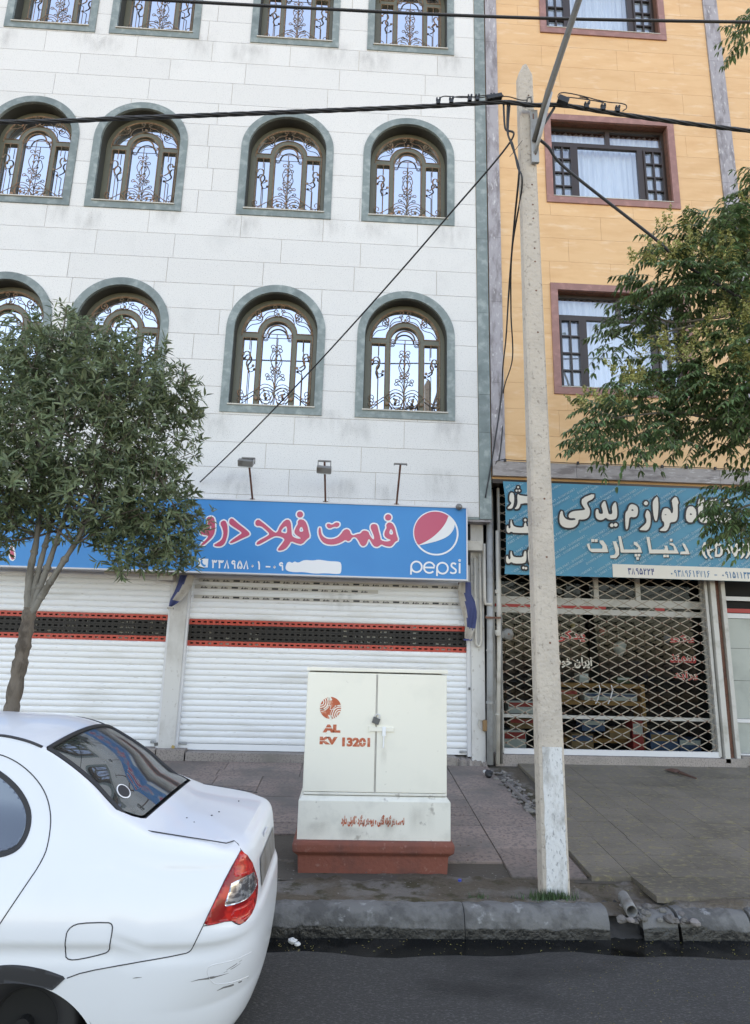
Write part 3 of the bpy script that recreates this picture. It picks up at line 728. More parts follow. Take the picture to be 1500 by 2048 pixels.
# printed tape along the upper slats of the right shutter
b = MB(); b2 = MB()
for zi, (zt, x0, x1) in enumerate(((2.672, -1.1, 2.7), (2.575, -1.15, 1.45), (2.437, -1.15, 2.7))):
    b = MB(); b.box(x0, x1, .2785, .2795, zt - .022, zt + .026, skip='k'); b.build('tape', MT['tape'], white)
    x = x0 + .05 + .03 * zi; k = 0
    while x < x1 - .12:
        if k % 4 == 3: b2.box(x + .01, x + .10, .2765, .2775, zt - .010, zt + .014)
        else:
            b2.prism([(x, zt - .014), (x + .022, zt + .018), (x + .034, zt - .014)], .2765, .2775)
            for q in range(3): b2.box(x + .040 + q * .020, x + .054 + q * .020, .2765, .2775, zt - .014, zt + (.004 if q != 1 else .010))
        x += .142; k += 1
del b
kind(b2.build('tape_print', MT['black'], white), 'stuff')
for x0, x1 in ((-5.7, -3.4), (-3.4, -1.44), (-1.432, -1.06), (-1.05, 1.02), (1.03, 2.55)):
    b = MB(); b.box(x0 + .004, x1 - .004, .115, .42, .27, .388 + (x0 < -1.06) * .03); b.build('step_stone', MT['stepstone'], white, bevel=.006)
b = MB(); n = 14
for i in range(n + 1):
    t = i / n; x = 2.55 + .42 * t; f = .12 + .03 * math.sin(i * 1.7) + .05 * t
    b.v += [(x, f, .27), (x, f + .02, .355 - .03 * t + .012 * math.sin(i * 2.3)), (x, .42, .385 - .02 * t)]
for i in range(n):
    for j in range(2):
        a = 3 * i + j; b.f.append((a, a + 3, a + 4, a + 1)); b.mi.append(0)
b.build('broken_step', MT['stepstone'], white)
b = MB(); b.box(-2.35, -1.44, .04, .24, 2.70, 2.80); b.build('shutter_housing', MT['cloth'], white, bevel=.008)
b = MB(); b.box(-1.62, -1.40, .02, .2, 2.63, 2.695); b.build('housing_bracket', MT['cloth'], white, bevel=.008)
b = MB(); b.box(2.66, 2.915, .02, .28, 3.185, 3.325); b.build('housing_box', MT['creampipe'], white, bevel=.006)
b = MB(); b.box(2.60, 3.02, .21, .24, 2.715, 2.745); b.build('bracket', MT['rust'], white)
# pale things seen through the slots of the shutters
b = MB()
for i in range(26): 
    x = rng.uniform(-1, 2.6); b.box(x, x + rng.uniform(.03, .10), .34, .36, 1.72, 1.72 + rng.uniform(.1, .4))
for i in range(30):
    x = rng.uniform(-3.6, -1.55); b.box(x, x + rng.uniform(.03, .10), .34, .36, 1.80, 1.80 + rng.uniform(.1, .35))
kind(b.build('stored_goods', MT['boxwhite'], white), 'stuff')
# ------------------------------------------------------------------ orange travertine building
orange = empty('orange_building', (5.5, 0, .29), 'orange travertine building with red marble window surrounds over a barred shop', 'building')
OW = [(4.03, 6.255, 5.612, 7.482), (4.03, 6.255, 8.945, 10.66), (4.03, 6.28, 12.345, 14.15)]
def rect_minus(x0, x1, z0, z1, holes):
    R = [(x0, x1, z0, z1)]
    for hx0, hx1, hz0, hz1 in holes:
        out = []
        for a, c, e, g in R:
            if hx0 >= c or hx1 <= a or hz0 >= g or hz1 <= e: out.append((a, c, e, g)); continue
            if a < hx0: out.append((a, hx0, e, g))
            if c > hx1: out.append((hx1, c, e, g))
            m0, m1 = max(a, hx0), min(c, hx1)
            if e < hz0: out.append((m0, m1, e, hz0))
            if g > hz1: out.append((m0, m1, hz1, g))
        R = out
    return R
z = 4.512; k = 0
while z < 13.9:
    h = .42; x = 3.262; brk = [3.262]
    x = 3.262 + (.55 if k % 2 else 1.0) + rng.uniform(-.2, .3)
    while x < 6.6: brk.append(x); x += rng.uniform(.9, 1.4)
    for a, c in list(zip(brk, brk[1:] + [7.0])) + [(7.262, 8.4), (8.4, 9.6)]:
        mb = MB()
        for q in rect_minus(a + .0015, c - .0015, z + .0015, z + h - .0015, [(w[0], w[1], w[2], w[3]) for w in OW]):
            mb.box(q[0], q[1], .0, .02, q[2], q[3], skip='k')
        if mb.f: mb.build('stone_slab', MT['travertine'], orange)
    z += h; k += 1
loops = [[(3.06, 4.25), (10, 4.25), (10, TOPZ), (3.06, TOPZ)]] + [[(w[0] + .05, w[2] + .05), (w[1] - .05, w[2] + .05), (w[1] - .05, w[3] - .05), (w[0] + .05, w[3] - .05)] for w in OW]
o = link('wall', plate_mesh('wall', loops, .018, .24, m=MT['travjoint']), orange); o.location = -orange.location
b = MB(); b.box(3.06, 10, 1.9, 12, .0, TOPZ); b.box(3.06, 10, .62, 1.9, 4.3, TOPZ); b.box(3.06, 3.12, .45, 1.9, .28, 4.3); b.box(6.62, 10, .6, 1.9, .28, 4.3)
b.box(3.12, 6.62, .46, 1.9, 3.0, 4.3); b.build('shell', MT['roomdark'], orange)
b = MB(); b.box(3.06, 10, 0, 12, TOPZ, TOPZ + .2); b.build('roof', MT['travertine'], orange)
b = MB(); b.box(9.602, 12, .0, .018, 4.51, TOPZ, skip='k'); b.box(7.262, 9.6, .0, .018, 14.36, TOPZ, skip='k'); b.box(3.262, 7.0, .0, .018, 14.36, TOPZ, skip='k'); b.build('upper_facing', MT['travertine'], orange)
for (xa, xb) in ((3.062, 3.258), (7.003, 7.258)):
    zs = [4.51] + [4.51 + rng.uniform(-.1, .1) + 1.25 * i for i in range(1, 8)] + [TOPZ]
    for z0, z1 in zip(zs, zs[1:]):
        b = MB(); b.box(xa, xb, -.022, .05, z0 + .0015, z1 - .0015); b.build('marble_slab', MT['marble'], orange)
xs = [3.062, 4.3, 5.6, 6.45, 7.5, 8.8, 10]
for a, c in zip(xs, xs[1:]):
    b = MB(); b.box(a + .002, c - .002, -.05, .40, 4.285, 4.505); b.build('marble_slab', MT['marbleband'], orange)
b = MB(); b.box(3.07, 10, .02, .30, 4.19, 4.283); b.build('steel_beam', MT['winframe'], orange)
for i, (x0, x1, z0, z1) in enumerate(OW):
    fw, ft = .115, .115
    parent_mb = MB()
    # frame members (two by two panes: top lights, side casements with glazing bars, big middle pane)
    ix0, ix1, iz0, iz1 = x0 + fw, x1 - fw, z0 + ft, z1 - ft
    tr = iz0 + (iz1 - iz0) * .735      # transom
    ca = ix0 + .385; cb = ix1 - .385
    yA, yB = .115, .175
    def bar(a, c, e, g, y0=yA, y1=yB): parent_mb.box(a, c, y0, y1, e, g)
    bar(ix0, ix1, iz1 - .055, iz1); bar(ix0, ix1, iz0, iz0 + .045)
    bar(ix0, ix0 + .05, iz0 + .045, iz1 - .055); bar(ix1 - .05, ix1, iz0 + .045, iz1 - .055)
    bar(ix0 + .05, ix1 - .05, tr, tr + .075); xm = (ix0 + ix1) / 2 - .02
    bar(xm, xm + .075, tr + .075, iz1 - .055)
    bar(ca, ca + .10, iz0 + .045, tr); bar(cb - .10, cb, iz0 + .045, tr)
    win = parent_mb.build('window', MT['winframe'], orange)
    for a, c in ((ix0 + .05, ca), (cb, ix1 - .05)):
        mb = MB()
        e, g = iz0 + .045, tr
        for q in ((a, a + .030, e, g), (c - .030, c, e, g)): mb.box(q[0], q[1], .095, .15, q[2], q[3])
        mb.box(a + .030, c - .030, .095, .15, g - .03, g); mb.box(a + .030, c - .030, .095, .15, e, e + .03)
        mb.box((a + c) / 2 - .013, (a + c) / 2 + .013, .10, .148, e + .03, g - .03)
        for t in (1, 2, 3): 
            zz = e + (g - e) * t / 4; mb.box(a + .030, c - .030, .103, .146, zz - .012, zz + .012)
        mb.build('casement', MT['winframe'], win)
    # surround pieces
    for q in ((x0, x0 + fw, z0 + ft, z1 - ft), (x1 - fw, x1, z0 + ft, z1 - ft), (x0, x1, z1 - ft, z1), (x0 - .0, x1 + .0, z0, z0 + ft)):
        mb = MB(); mb.box(q[0] + .001, q[1] - .001, -.022, .11, q[2] + .001, q[3] - .001)
        s_ = mb.build('surround_stone', MT['redmarble'], win)
    mb = MB(); mb.box(ix0, ix1, -.03, .115, iz0 + .001, iz0 + .012); mb.build('sill', MT['sillwhite'], win)
    mb = MB(); mb.box(ix0, ix1, .02, .20, iz1 - .006, iz1 - .001); mb.box(ix0 + .001, ix0 + .006, .02, .20, iz0, iz1); mb.box(ix1 - .006, ix1 - .001, .02, .2, iz0, iz1); mb.build('reveal', MT['rust'], win)
    for a, c, e, g in ((ix0 + .05, xm, tr + .075, iz1 - .055), (xm + .075, ix1 - .05, tr + .075, iz1 - .055), (ca + .10, cb - .10, iz0 + .045, tr), (ix0 + .05, ca, iz0 + .045, tr), (cb, ix1 - .05, iz0 + .045, tr)):
        mb = MB(); mb.quad((a, .14, e), (c, .14, e), (c, .141, g), (a, .141, g)); mb.build('pane', MT['winglass'], win)
    mb = MB(); n = 150
    for q in range(n + 1):
        xx = ix0 + (ix1 - ix0) * q / n; yy = .27 + .018 * math.sin(q * .9) + .012 * math.sin(q * .37 + 1)
        mb.v += [(xx, yy, iz0), (xx, yy, iz1)]
    for q in range(n): mb.f.append((2 * q, 2 * q + 2, 2 * q + 3, 2 * q + 1)); mb.mi.append(0)
    mb.build('curtain', MT['curtain'], win, smooth=True)
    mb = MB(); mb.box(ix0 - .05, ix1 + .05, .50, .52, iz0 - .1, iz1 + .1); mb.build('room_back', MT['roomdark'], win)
# shop front
b = MB()
def hb(x0, x1, z0, z1, y0=.42, y1=.47): b.box(x0, x1, y0, y1, z0, z1)
hb(3.12, 6.32, .885, .930); hb(3.12, 6.32, 2.352, 2.430); hb(3.12, 6.32, 2.475, 2.585); hb(3.12, 6.32, .29, .40, .40, .47)
for x in (3.12, 6.27): hb(x, x + .05, .40, 4.2, .425, .465)
for x in (4.66, 5.29): hb(x, x + .07, 2.585, 4.2, .425, .465)
shopf = b.build('shop_front', MT['shopframe'], orange)
b = MB(); b.quad((3.17, .447, .40), (6.27, .447, .40), (6.27, .447, 4.2), (3.17, .447, 4.2)); b.build('pane', MT['shopglass'], shopf)
for x0, x1 in ((3.17, 4.82), (5.56, 5.70)):
    b = MB(); b.box(x0, x1, .41, .425, 2.432, 2.474); b.build('red_strip', MT['boxred'], shopf)
for x in (4.62, 4.80):
    b = MB(); b.tube([(x + .03, .40, 1.36), (x + .045, .385, 1.30), (x + .0, .385, 1.16), (x - .03, .40, 1.10)], .008, 6); b.build('door_handle', MT['alu'], shopf)
def stick(body, x, z, w, h, m, outline=None, y=.438):
    if outline:
        me = text_mesh('lettering', body, x, z, .3, y + .002, .001, .016, width=w, height=h); me.materials.append(outline); link('lettering', me, shopf).location = -wloc(shopf)
    me = text_mesh('lettering', body, x, z, .3, y, .001, .008, width=w, height=h); me.materials.append(m); link('lettering', me, shopf).location = -wloc(shopf)
stick('\ufbfd\ufb90\ufeaa\ufbfe', 4.02, 1.95, .48, .17, MT['boxred'], MT['bannercream'])
stick('\ufeed\ufead\ufea9\ufeee\ufea7 \ufee5\ufe8d\ufeae\ufbfe\ufe8d', 3.95, 1.58, .63, .16, MT['bannercream'])
stick('\ufeed\ufb8b\ufb58', 5.76, 1.97, .37, .12, MT['boxred'], MT['bannercream'])
stick('\ufeaa\ufee8\ufee4\ufeb3', 5.74, 1.69, .39, .13, MT['boxred'], MT['bannercream'])
stick('\ufeaa\ufbfe\ufe8d\ufeae\ufb58', 5.77, 1.44, .36, .14, MT['boxred'], MT['bannercream'])
# folding lattice grille
gx0, gx1, gz0, gz1 = 3.225, 6.235, .50, 4.18
b = MB(); dx, dz = .2715, .1345; ln = math.hypot(dx, dz)
def clip_line(xa, za, xb, zb):
    t0, t1 = 0.0, 1.0
    for p, q in ((-(xb - xa), xa - gx0), (xb - xa, gx1 - xa), (-(zb - za), za - gz0), (zb - za, gz1 - za)):
        if p == 0:
            if q < 0: return None
            continue
        r = q / p
        if p < 0: t0 = max(t0, r)
        else: t1 = min(t1, r)
    return None if t0 >= t1 else (xa + (xb - xa) * t0, za + (zb - za) * t0, xa + (xb - xa) * t1, za + (zb - za) * t1)
for s in (1, -1):
    for i in range(-40, 45):
        z00 = gz0 + i * dz
        seg = clip_line(gx0 - .1, z00, gx0 - .1 + dx * 14, z00 + s * dz * 14)
        if not seg or math.hypot(seg[2] - seg[0], seg[3] - seg[1]) < .03: continue
        c = ((seg[0] + seg[2]) / 2, .262 + .006 * s, (seg[1] + seg[3]) / 2)
        d = Vector((seg[2] - seg[0], 0, seg[3] - seg[1])) / 2; u = d.normalized()
        b.obox(c, d, (0, .003, 0), (-u.z * .0058, 0, u.x * .0058))
gr = kind(b.build('folding_grille', MT['lattice'], orange), 'stuff'); del gr['kind']
b = MB()
for i in range(0, 23):
    for j in range(0, 28):
        x = gx0 - .1 + i * dx / 2; zz = gz0 + j * dz / 2
        if (i + j) % 2 == 0 and gx0 < x < gx1 and gz0 < zz < gz1: b.box(x - .009, x + .009, .247, .275, zz - .009, zz + .009)
kind(b.build('rivet', MT['rust'], gr), 'stuff')
b = MB(); b.box(gx0, gx1 + .02, .245, .285, .425, .498); b.build('bottom_rail', MT['alu'], gr)
for x0, x1 in ((6.235, 6.275), (3.19, 3.225)):
    b = MB(); b.box(x0, x1, .24, .29, .44, 4.18); b.build('end_post', MT['shopframe'], gr)
b = MB(); b.box(6.30, 6.375, .20, .40, .36, 4.2); b.build('door_post', MT['shopframe'], orange, bevel=.004)
b = MB(); b.box(6.49, 6.55, .25, .40, .36, 4.2); b.build('door_post', MT['shopframe'], orange, bevel=.004)
b = MB(); b.box(6.385, 6.482, .30, .40, .36, 4.2); b.build('shutter_channel', MT['rust'], orange)
b = MB(); b.box(3.10, 6.6, .20, .60, .27, .42); b.build('threshold', MT['stepstone'], orange)
b = MB(); b.box(6.602, 10, .3, .62, .27, .44); b.build('threshold', MT['stepstone'], orange)
b = MB(); b.box(6.56, 9.0, .43, .47, .88, .93); b.box(6.56, 9.0, .43, .47, 2.36, 2.43); b.box(6.56, 9.0, .43, .47, 2.62, 2.68); b.box(6.56, 9.0, .43, .47, .40, .46)
nb = b.build('door_frame', MT['alu'], orange)
b = MB(); b.box(6.56, 9.0, .42, .43, 2.44, 2.50); b.build('red_strip', MT['boxred'], nb)
for z0, z1 in ((.465, .875), (.935, 1.46), (1.465, 1.92), (1.925, 2.355)):
    b = MB(); b.box(6.56, 9.0, .452, .465, z0, z1); b.build('panel', MT['frost'], nb)
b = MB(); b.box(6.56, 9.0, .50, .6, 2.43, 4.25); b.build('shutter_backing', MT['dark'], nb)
# ---- goods inside the shop
sh = empty('shelving_unit', (4.75, .9, .3), 'orange brown wooden shelving inside the barred shop', 'shelf')
b = MB(); b.box(4.06, 5.5, .8, 1.1, 1.30, 1.36); b.build('shelf', MT['shelfwood'], sh)
b = MB(); b.box(4.06, 5.5, .8, 1.1, 1.05, 1.11); b.build('shelf', MT['shelfwood'], sh)
b = MB(); b.box(4.06, 5.5, .8, 1.1, .52, .58); b.build('shelf', MT['shelfwood'], sh)
for x in (4.06, 5.45): b = MB(); b.box(x, x + .05, .79, 1.1, .30, 1.36); b.build('side_panel', MT['shelfwood'], sh)
def crate(x0, x1, z0, z1, m, label, y0=.62, y1=.86, strip=None, m2=None):
    t = empty('carton', ((x0 + x1) / 2, (y0 + y1) / 2, z0), label, 'box', 'cartons in the barred shop')
    mb = MB(); mb.box(x0, x1, y0, y1, z0, z1); mb.build('body', m, t, bevel=.004)
    mb = MB(); mb.box(x0 + .01, x1 - .01, y0 - .003, y0 - .001, z0 + (z1 - z0) * .55, z0 + (z1 - z0) * .9); mb.build('printed_band', m2 or MT['boxred'], t)
crate(3.36, 3.86, .935, 1.10, MT['boxwhite'], 'white carton with a red band on the sill bar of the shop front', .50, .70)
crate(3.30, 3.62, .44, .70, MT['boxwhite'], 'white carton with red print on the shop floor, lowest of its stack', .55, .85)
crate(3.40, 3.85, .72, .86, MT['boxbrown'], 'brown carton stacked on a white carton low in the shop', .58, .85)
crate(4.30, 4.62, .44, .66, MT['boxbrown'], 'brown carton on the shop floor behind the pole', m2=MT['boxblue'])
crate(4.86, 5.16, .60, .75, MT['boxbrown'], 'orange brown carton low in the middle of the shop', m2=MT['shelfwood'])
crate(5.20, 5.36, .44, .86, MT['boxred'], 'tall red carton low in the shop beside the brown one', m2=MT['boxwhite'])
crate(4.46, 4.80, .70, .86, MT['boxblue'], 'dark blue carton under the lower shelf of the shop', m2=MT['boxwhite'])
crate(5.46, 5.86, .44, .70, MT['boxblue'], 'dark blue carton on the shop floor beside the low blue one', m2=MT['boxbrown'])
crate(5.88, 6.2, .44, .62, MT['boxblue'], 'low blue carton in the shop corner by the door post', m2=MT['boxwhite'])
crate(4.52, 4.66, 1.37, 1.50, MT['boxwhite'], 'small white carton on the top shelf of the shop', .80, 1.0, m2=MT['white'])
crate(4.60, 5.40, 1.115, 1.22, MT['boxwhite'], 'long grey white carton on the middle shelf of the shop', .84, 1.05, m2=MT['boxblue'])
crate(4.1, 4.5, 1.115, 1.26, MT['boxbrown'], 'brown carton on the middle shelf of the shop', .84, 1.05)
crate(5.1, 5.3, 1.37, 1.46, MT['weed'], 'small green carton on the top shelf of the shop', .82, 1.0, m2=MT['boxwhite'])
hang = [(4.9, 2.13, .05, 'boxred', 'red string of hanging parts high in the shop'), (4.45, 2.2, .04, 'brass', 'brass coloured hanging part high in the shop'), (5.15, 1.88, .10, 'boxwhite', 'pale bulky hanging bag in the middle of the shop'), (5.9, 2.05, .06, 'boxblue', 'blue white hanging part high in the shop near the door post')]
for x, zz, r, m_, lb in hang:
    t = empty('hanging_part', (x, .8, zz), lb, 'goods')
    mb = MB(); mb.tube([(x, .8, zz + r * 3), (x, .8, zz + r)], .004, 5); mb.build('hook', MT['steel'], t)
    mb = MB(); mb.tube([(x, .8, zz + r), (x + .2 * r, .8, zz + .6 * r), (x, .8, zz - .2 * r), (x + .1 * r, .8, zz - r * 1.2)], [r * .4, r, r * .9, r * .3], 8); mb.build('body', MT[m_], t, smooth=True)
# stock at the back of the shop, colours darkened for the dim interior
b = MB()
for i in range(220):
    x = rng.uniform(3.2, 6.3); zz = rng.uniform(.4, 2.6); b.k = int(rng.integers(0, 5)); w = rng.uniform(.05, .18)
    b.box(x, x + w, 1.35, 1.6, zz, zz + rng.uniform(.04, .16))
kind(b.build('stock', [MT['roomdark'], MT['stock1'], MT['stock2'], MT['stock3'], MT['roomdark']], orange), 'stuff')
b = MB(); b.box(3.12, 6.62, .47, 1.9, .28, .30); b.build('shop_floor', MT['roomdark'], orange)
RED_LETTERS = [
 [[(0.590,3.416), (0.606,3.412), (0.619,3.329), (0.648,3.285), (0.704,3.255), (0.783,3.254), (0.853,3.285), (0.894,3.330), (0.928,3.387), (0.975,3.408), (1.015,3.382), (1.029,3.334), (1.065,3.315), (1.112,3.337), (1.167,3.347), (1.186,3.383), (1.229,3.394), (1.277,3.375), (1.289,3.335), (1.335,3.272), (1.354,3.270), (1.358,3.305), (1.332,3.369), (1.302,3.432), (1.311,3.478), (1.345,3.491), (1.396,3.481), (1.414,3.404), (1.442,3.308), (1.449,3.263), (1.526,3.243), (1.581,3.257), (1.589,3.273), (1.525,3.295), (1.495,3.334), (1.504,3.391), (1.530,3.440), (1.518,3.480), (1.552,3.522), (1.608,3.511), (1.646,3.444), (1.667,3.356), (1.697,3.268), (1.653,3.248), (1.622,3.202), (1.587,3.172), (1.511,3.182), (1.463,3.205), (1.432,3.180), (1.401,3.163), (1.353,3.174), (1.312,3.240), (1.287,3.279), (1.269,3.254), (1.250,3.190), (1.204,3.164), (1.171,3.187), (1.138,3.250), (1.097,3.297), (1.050,3.287), (1.028,3.246), (0.997,3.229), (0.956,3.252), (0.910,3.218), (0.848,3.189), (0.778,3.174), (0.700,3.179), (0.643,3.209), (0.602,3.264), (0.578,3.335), (0.580,3.392)],
  [(1.593,3.434), (1.570,3.401), (1.568,3.353), (1.611,3.343), (1.622,3.379)]],
 [[(1.594,3.592), (1.585,3.564), (1.562,3.546), (1.534,3.545), (1.510,3.561), (1.501,3.589), (1.509,3.617), (1.532,3.635), (1.561,3.636), (1.584,3.619)]],
 [[(0.683,3.456), (0.711,3.477), (0.767,3.454), (0.813,3.496), (0.861,3.490), (0.870,3.458), (0.839,3.425), (0.792,3.431), (0.733,3.400), (0.697,3.420)]],
 [[(0.314,3.525), (0.384,3.506), (0.423,3.429), (0.440,3.358), (0.465,3.274), (0.425,3.245), (0.359,3.165), (0.290,3.177), (0.205,3.209), (0.181,3.152), (0.129,3.088), (0.048,3.064), (0.026,3.084), (0.071,3.149), (0.115,3.213), (0.107,3.245), (0.050,3.268), (-0.019,3.272), (-0.086,3.235), (-0.165,3.183), (-0.245,3.138), (-0.273,3.151), (-0.248,3.194), (-0.142,3.254), (-0.090,3.298), (-0.148,3.353), (-0.221,3.407), (-0.289,3.404), (-0.307,3.460), (-0.268,3.504), (-0.210,3.464), (-0.138,3.410), (-0.022,3.314), (0.012,3.330), (0.042,3.416), (0.106,3.503), (0.161,3.512), (0.192,3.464), (0.204,3.365), (0.215,3.280), (0.258,3.253), (0.328,3.242), (0.341,3.256), (0.270,3.296), (0.240,3.337), (0.264,3.409), (0.289,3.453), (0.281,3.488)],
  [(0.125,3.419), (0.085,3.389), (0.054,3.331), (0.117,3.312), (0.144,3.320), (0.143,3.391)],
  [(0.333,3.419), (0.310,3.375), (0.323,3.340), (0.371,3.349), (0.359,3.398)]],
 [[(0.355,3.591), (0.348,3.563), (0.326,3.546), (0.299,3.545), (0.276,3.561), (0.266,3.587), (0.273,3.615), (0.294,3.632), (0.322,3.633), (0.345,3.617)]],
 [[(-0.628,3.506), (-0.569,3.458), (-0.511,3.411), (-0.424,3.350), (-0.365,3.296), (-0.377,3.267), (-0.457,3.229), (-0.549,3.177), (-0.615,3.147), (-0.637,3.160), (-0.592,3.204), (-0.527,3.255), (-0.468,3.299), (-0.534,3.346), (-0.619,3.393), (-0.663,3.427), (-0.661,3.484)]],
 [[(-0.775,3.451), (-0.722,3.474), (-0.682,3.405), (-0.670,3.293), (-0.681,3.208), (-0.703,3.137), (-0.748,3.101), (-0.816,3.099), (-0.852,3.118), (-0.806,3.148), (-0.755,3.184), (-0.731,3.234), (-0.730,3.305), (-0.756,3.374), (-0.779,3.409)]],
 [[(-0.978,3.494), (-0.912,3.522), (-0.868,3.491), (-0.851,3.399), (-0.848,3.293), (-0.874,3.229), (-0.918,3.179), (-0.981,3.114), (-1.027,3.099), (-1.010,3.141), (-0.947,3.199), (-0.931,3.249), (-1.006,3.253), (-1.049,3.280), (-1.026,3.323), (-0.962,3.381), (-0.946,3.438)],
  [(-0.906,3.397), (-0.931,3.333), (-0.900,3.327)]],
 [[(-3.564,3.029), (-3.559,2.906), (-3.536,2.839), (-3.501,2.826), (-3.498,2.894), (-3.530,2.975)]],
]
BANNER_BOLD = [
 [[(4.557,4.076), (4.547,3.998), (4.436,3.942), (4.446,3.891), (4.481,3.827), (4.471,3.750), (4.436,3.698), (4.372,3.676), (4.302,3.680), (4.293,3.616), (4.240,3.563), (4.163,3.545), (4.075,3.558), (4.027,3.607), (4.025,3.709), (4.053,3.799), (4.078,3.787), (4.082,3.723), (4.118,3.674), (4.193,3.657), (4.270,3.673), (4.246,3.697), (4.182,3.689), (4.158,3.713), (4.173,3.765), (4.238,3.799), (4.340,3.810), (4.417,3.825), (4.381,3.875), (4.358,3.926), (4.374,3.998)]],
 [[(4.706,3.978), (4.722,3.914), (4.742,3.811), (4.752,3.766), (4.797,3.774), (4.811,3.801), (4.802,3.865), (4.832,3.930), (4.865,3.958), (4.875,3.906), (4.881,3.790), (4.864,3.712), (4.818,3.692), (4.741,3.689), (4.705,3.720), (4.665,3.686), (4.613,3.676), (4.564,3.702), (4.555,3.779), (4.571,3.837), (4.603,3.838), (4.606,3.780), (4.637,3.769), (4.670,3.776), (4.666,3.834), (4.645,3.904)]],
 [[(4.790,3.643), (4.823,3.609), (4.786,3.572), (4.752,3.606)]],
 [[(4.847,3.652), (4.881,3.617), (4.843,3.580), (4.810,3.615)]],
 [[(5.120,3.934), (5.183,3.904), (5.191,3.840), (5.173,3.762), (5.133,3.735), (5.057,3.745), (5.038,3.642), (5.020,3.565), (4.996,3.548), (4.990,3.589), (4.991,3.717), (5.003,3.807), (5.037,3.834), (5.053,3.887), (5.081,3.927)],
  [(5.103,3.863), (5.133,3.838), (5.088,3.830)]],
 [[(5.327,3.858), (5.363,3.820), (5.370,3.730), (5.356,3.627), (5.312,3.549), (5.236,3.549), (5.185,3.555), (5.232,3.597), (5.294,3.651), (5.310,3.702), (5.289,3.766), (5.305,3.818)]],
 [[(5.318,3.994), (5.354,3.956), (5.312,3.915), (5.276,3.953)]],
 [[(5.498,4.072), (5.500,3.929), (5.484,3.799), (5.457,3.695), (5.431,3.694), (5.413,3.796), (5.412,3.964), (5.449,4.031)]],
 [[(5.777,4.082), (5.807,3.972), (5.787,3.965), (5.781,3.848), (5.769,3.744), (5.733,3.691), (5.648,3.682), (5.637,3.624), (5.593,3.552), (5.529,3.550), (5.479,3.555), (5.533,3.595), (5.567,3.628), (5.565,3.679), (5.535,3.710), (5.534,3.788), (5.567,3.879), (5.620,3.894), (5.663,3.870), (5.678,3.818), (5.704,3.819), (5.715,3.871), (5.709,3.962), (5.700,4.014)],
  [(5.587,3.802), (5.618,3.790), (5.579,3.783)]],
 [[(5.959,3.932), (6.023,3.928), (6.057,3.871), (6.048,3.767), (6.004,3.701), (5.938,3.686), (5.896,3.723), (5.897,3.813), (5.923,3.892)],
  [(5.964,3.835), (6.000,3.810), (5.954,3.796)]],
 [[(6.187,4.084), (6.185,3.992), (6.167,3.862), (6.174,3.804), (6.284,3.801), (6.306,3.828), (6.240,3.890), (6.200,3.941), (6.203,3.980), (6.383,4.026), (6.364,3.960), (6.283,3.931), (6.316,3.867), (6.387,3.792), (6.501,3.770), (6.535,3.849), (6.568,3.850), (6.566,3.772), (6.620,3.787), (6.634,3.865), (6.667,3.866), (6.659,3.724), (6.612,3.709), (6.457,3.710), (6.327,3.712), (6.264,3.723), (6.223,3.696), (6.144,3.686), (6.089,3.717), (6.085,3.820), (6.091,4.028)]],
 [[(6.394,4.072), (6.378,4.039), (6.217,3.987), (6.226,4.014)]],
 [[(6.524,4.070), (6.554,4.039), (6.518,4.005), (6.488,4.036)]],
 [[(6.479,4.010), (6.509,3.978), (6.473,3.944), (6.443,3.976)]],
 [[(6.551,4.006), (6.580,3.974), (6.544,3.940), (6.515,3.972)]],
 [[(3.338,4.044), (3.369,4.026), (3.373,3.929), (3.359,3.851), (3.339,3.806), (3.282,3.797), (3.269,3.810), (3.315,3.856), (3.334,3.889), (3.303,3.914), (3.302,3.978), (3.316,4.030)]],
 [[(3.426,4.028), (3.463,3.997), (3.698,3.993), (3.695,3.896), (3.467,3.888), (3.453,3.842), (3.427,3.800), (3.370,3.798), (3.402,3.834), (3.423,3.892), (3.418,3.970)]],
 [[(3.435,4.145), (3.454,4.126), (3.434,4.106), (3.416,4.125)]],
 [[(3.411,4.092), (3.430,4.073), (3.410,4.053), (3.392,4.072)]],
 [[(3.452,4.094), (3.470,4.075), (3.451,4.055), (3.432,4.074)]],
 [[(3.323,3.652), (3.334,3.583), (3.364,3.533), (3.502,3.525), (3.510,3.589), (3.535,3.609), (3.546,3.539), (3.684,3.544), (3.682,3.456), (3.356,3.447), (3.319,3.468), (3.281,3.442), (3.250,3.466), (3.255,3.542), (3.277,3.555), (3.282,3.505), (3.313,3.519), (3.306,3.582)]],
 [[(3.527,3.666), (3.551,3.641), (3.525,3.615), (3.501,3.639)]],
 [[(3.313,3.199), (3.324,3.131), (3.354,3.095), (3.484,3.099), (3.492,3.161), (3.512,3.199), (3.530,3.175), (3.527,3.063), (3.501,3.013), (3.346,3.006), (3.309,3.032), (3.271,3.000), (3.235,3.023), (3.239,3.104), (3.261,3.117), (3.272,3.061), (3.304,3.075), (3.297,3.143)]],
 [[(3.582,3.252), (3.606,3.240), (3.600,3.029), (3.581,3.003), (3.563,3.015), (3.552,3.089), (3.549,3.188)]],
 [[(3.481,2.973), (3.503,2.952), (3.480,2.929), (3.458,2.950)]],
 [[(3.518,2.968), (3.540,2.947), (3.517,2.924), (3.495,2.945)]],
]
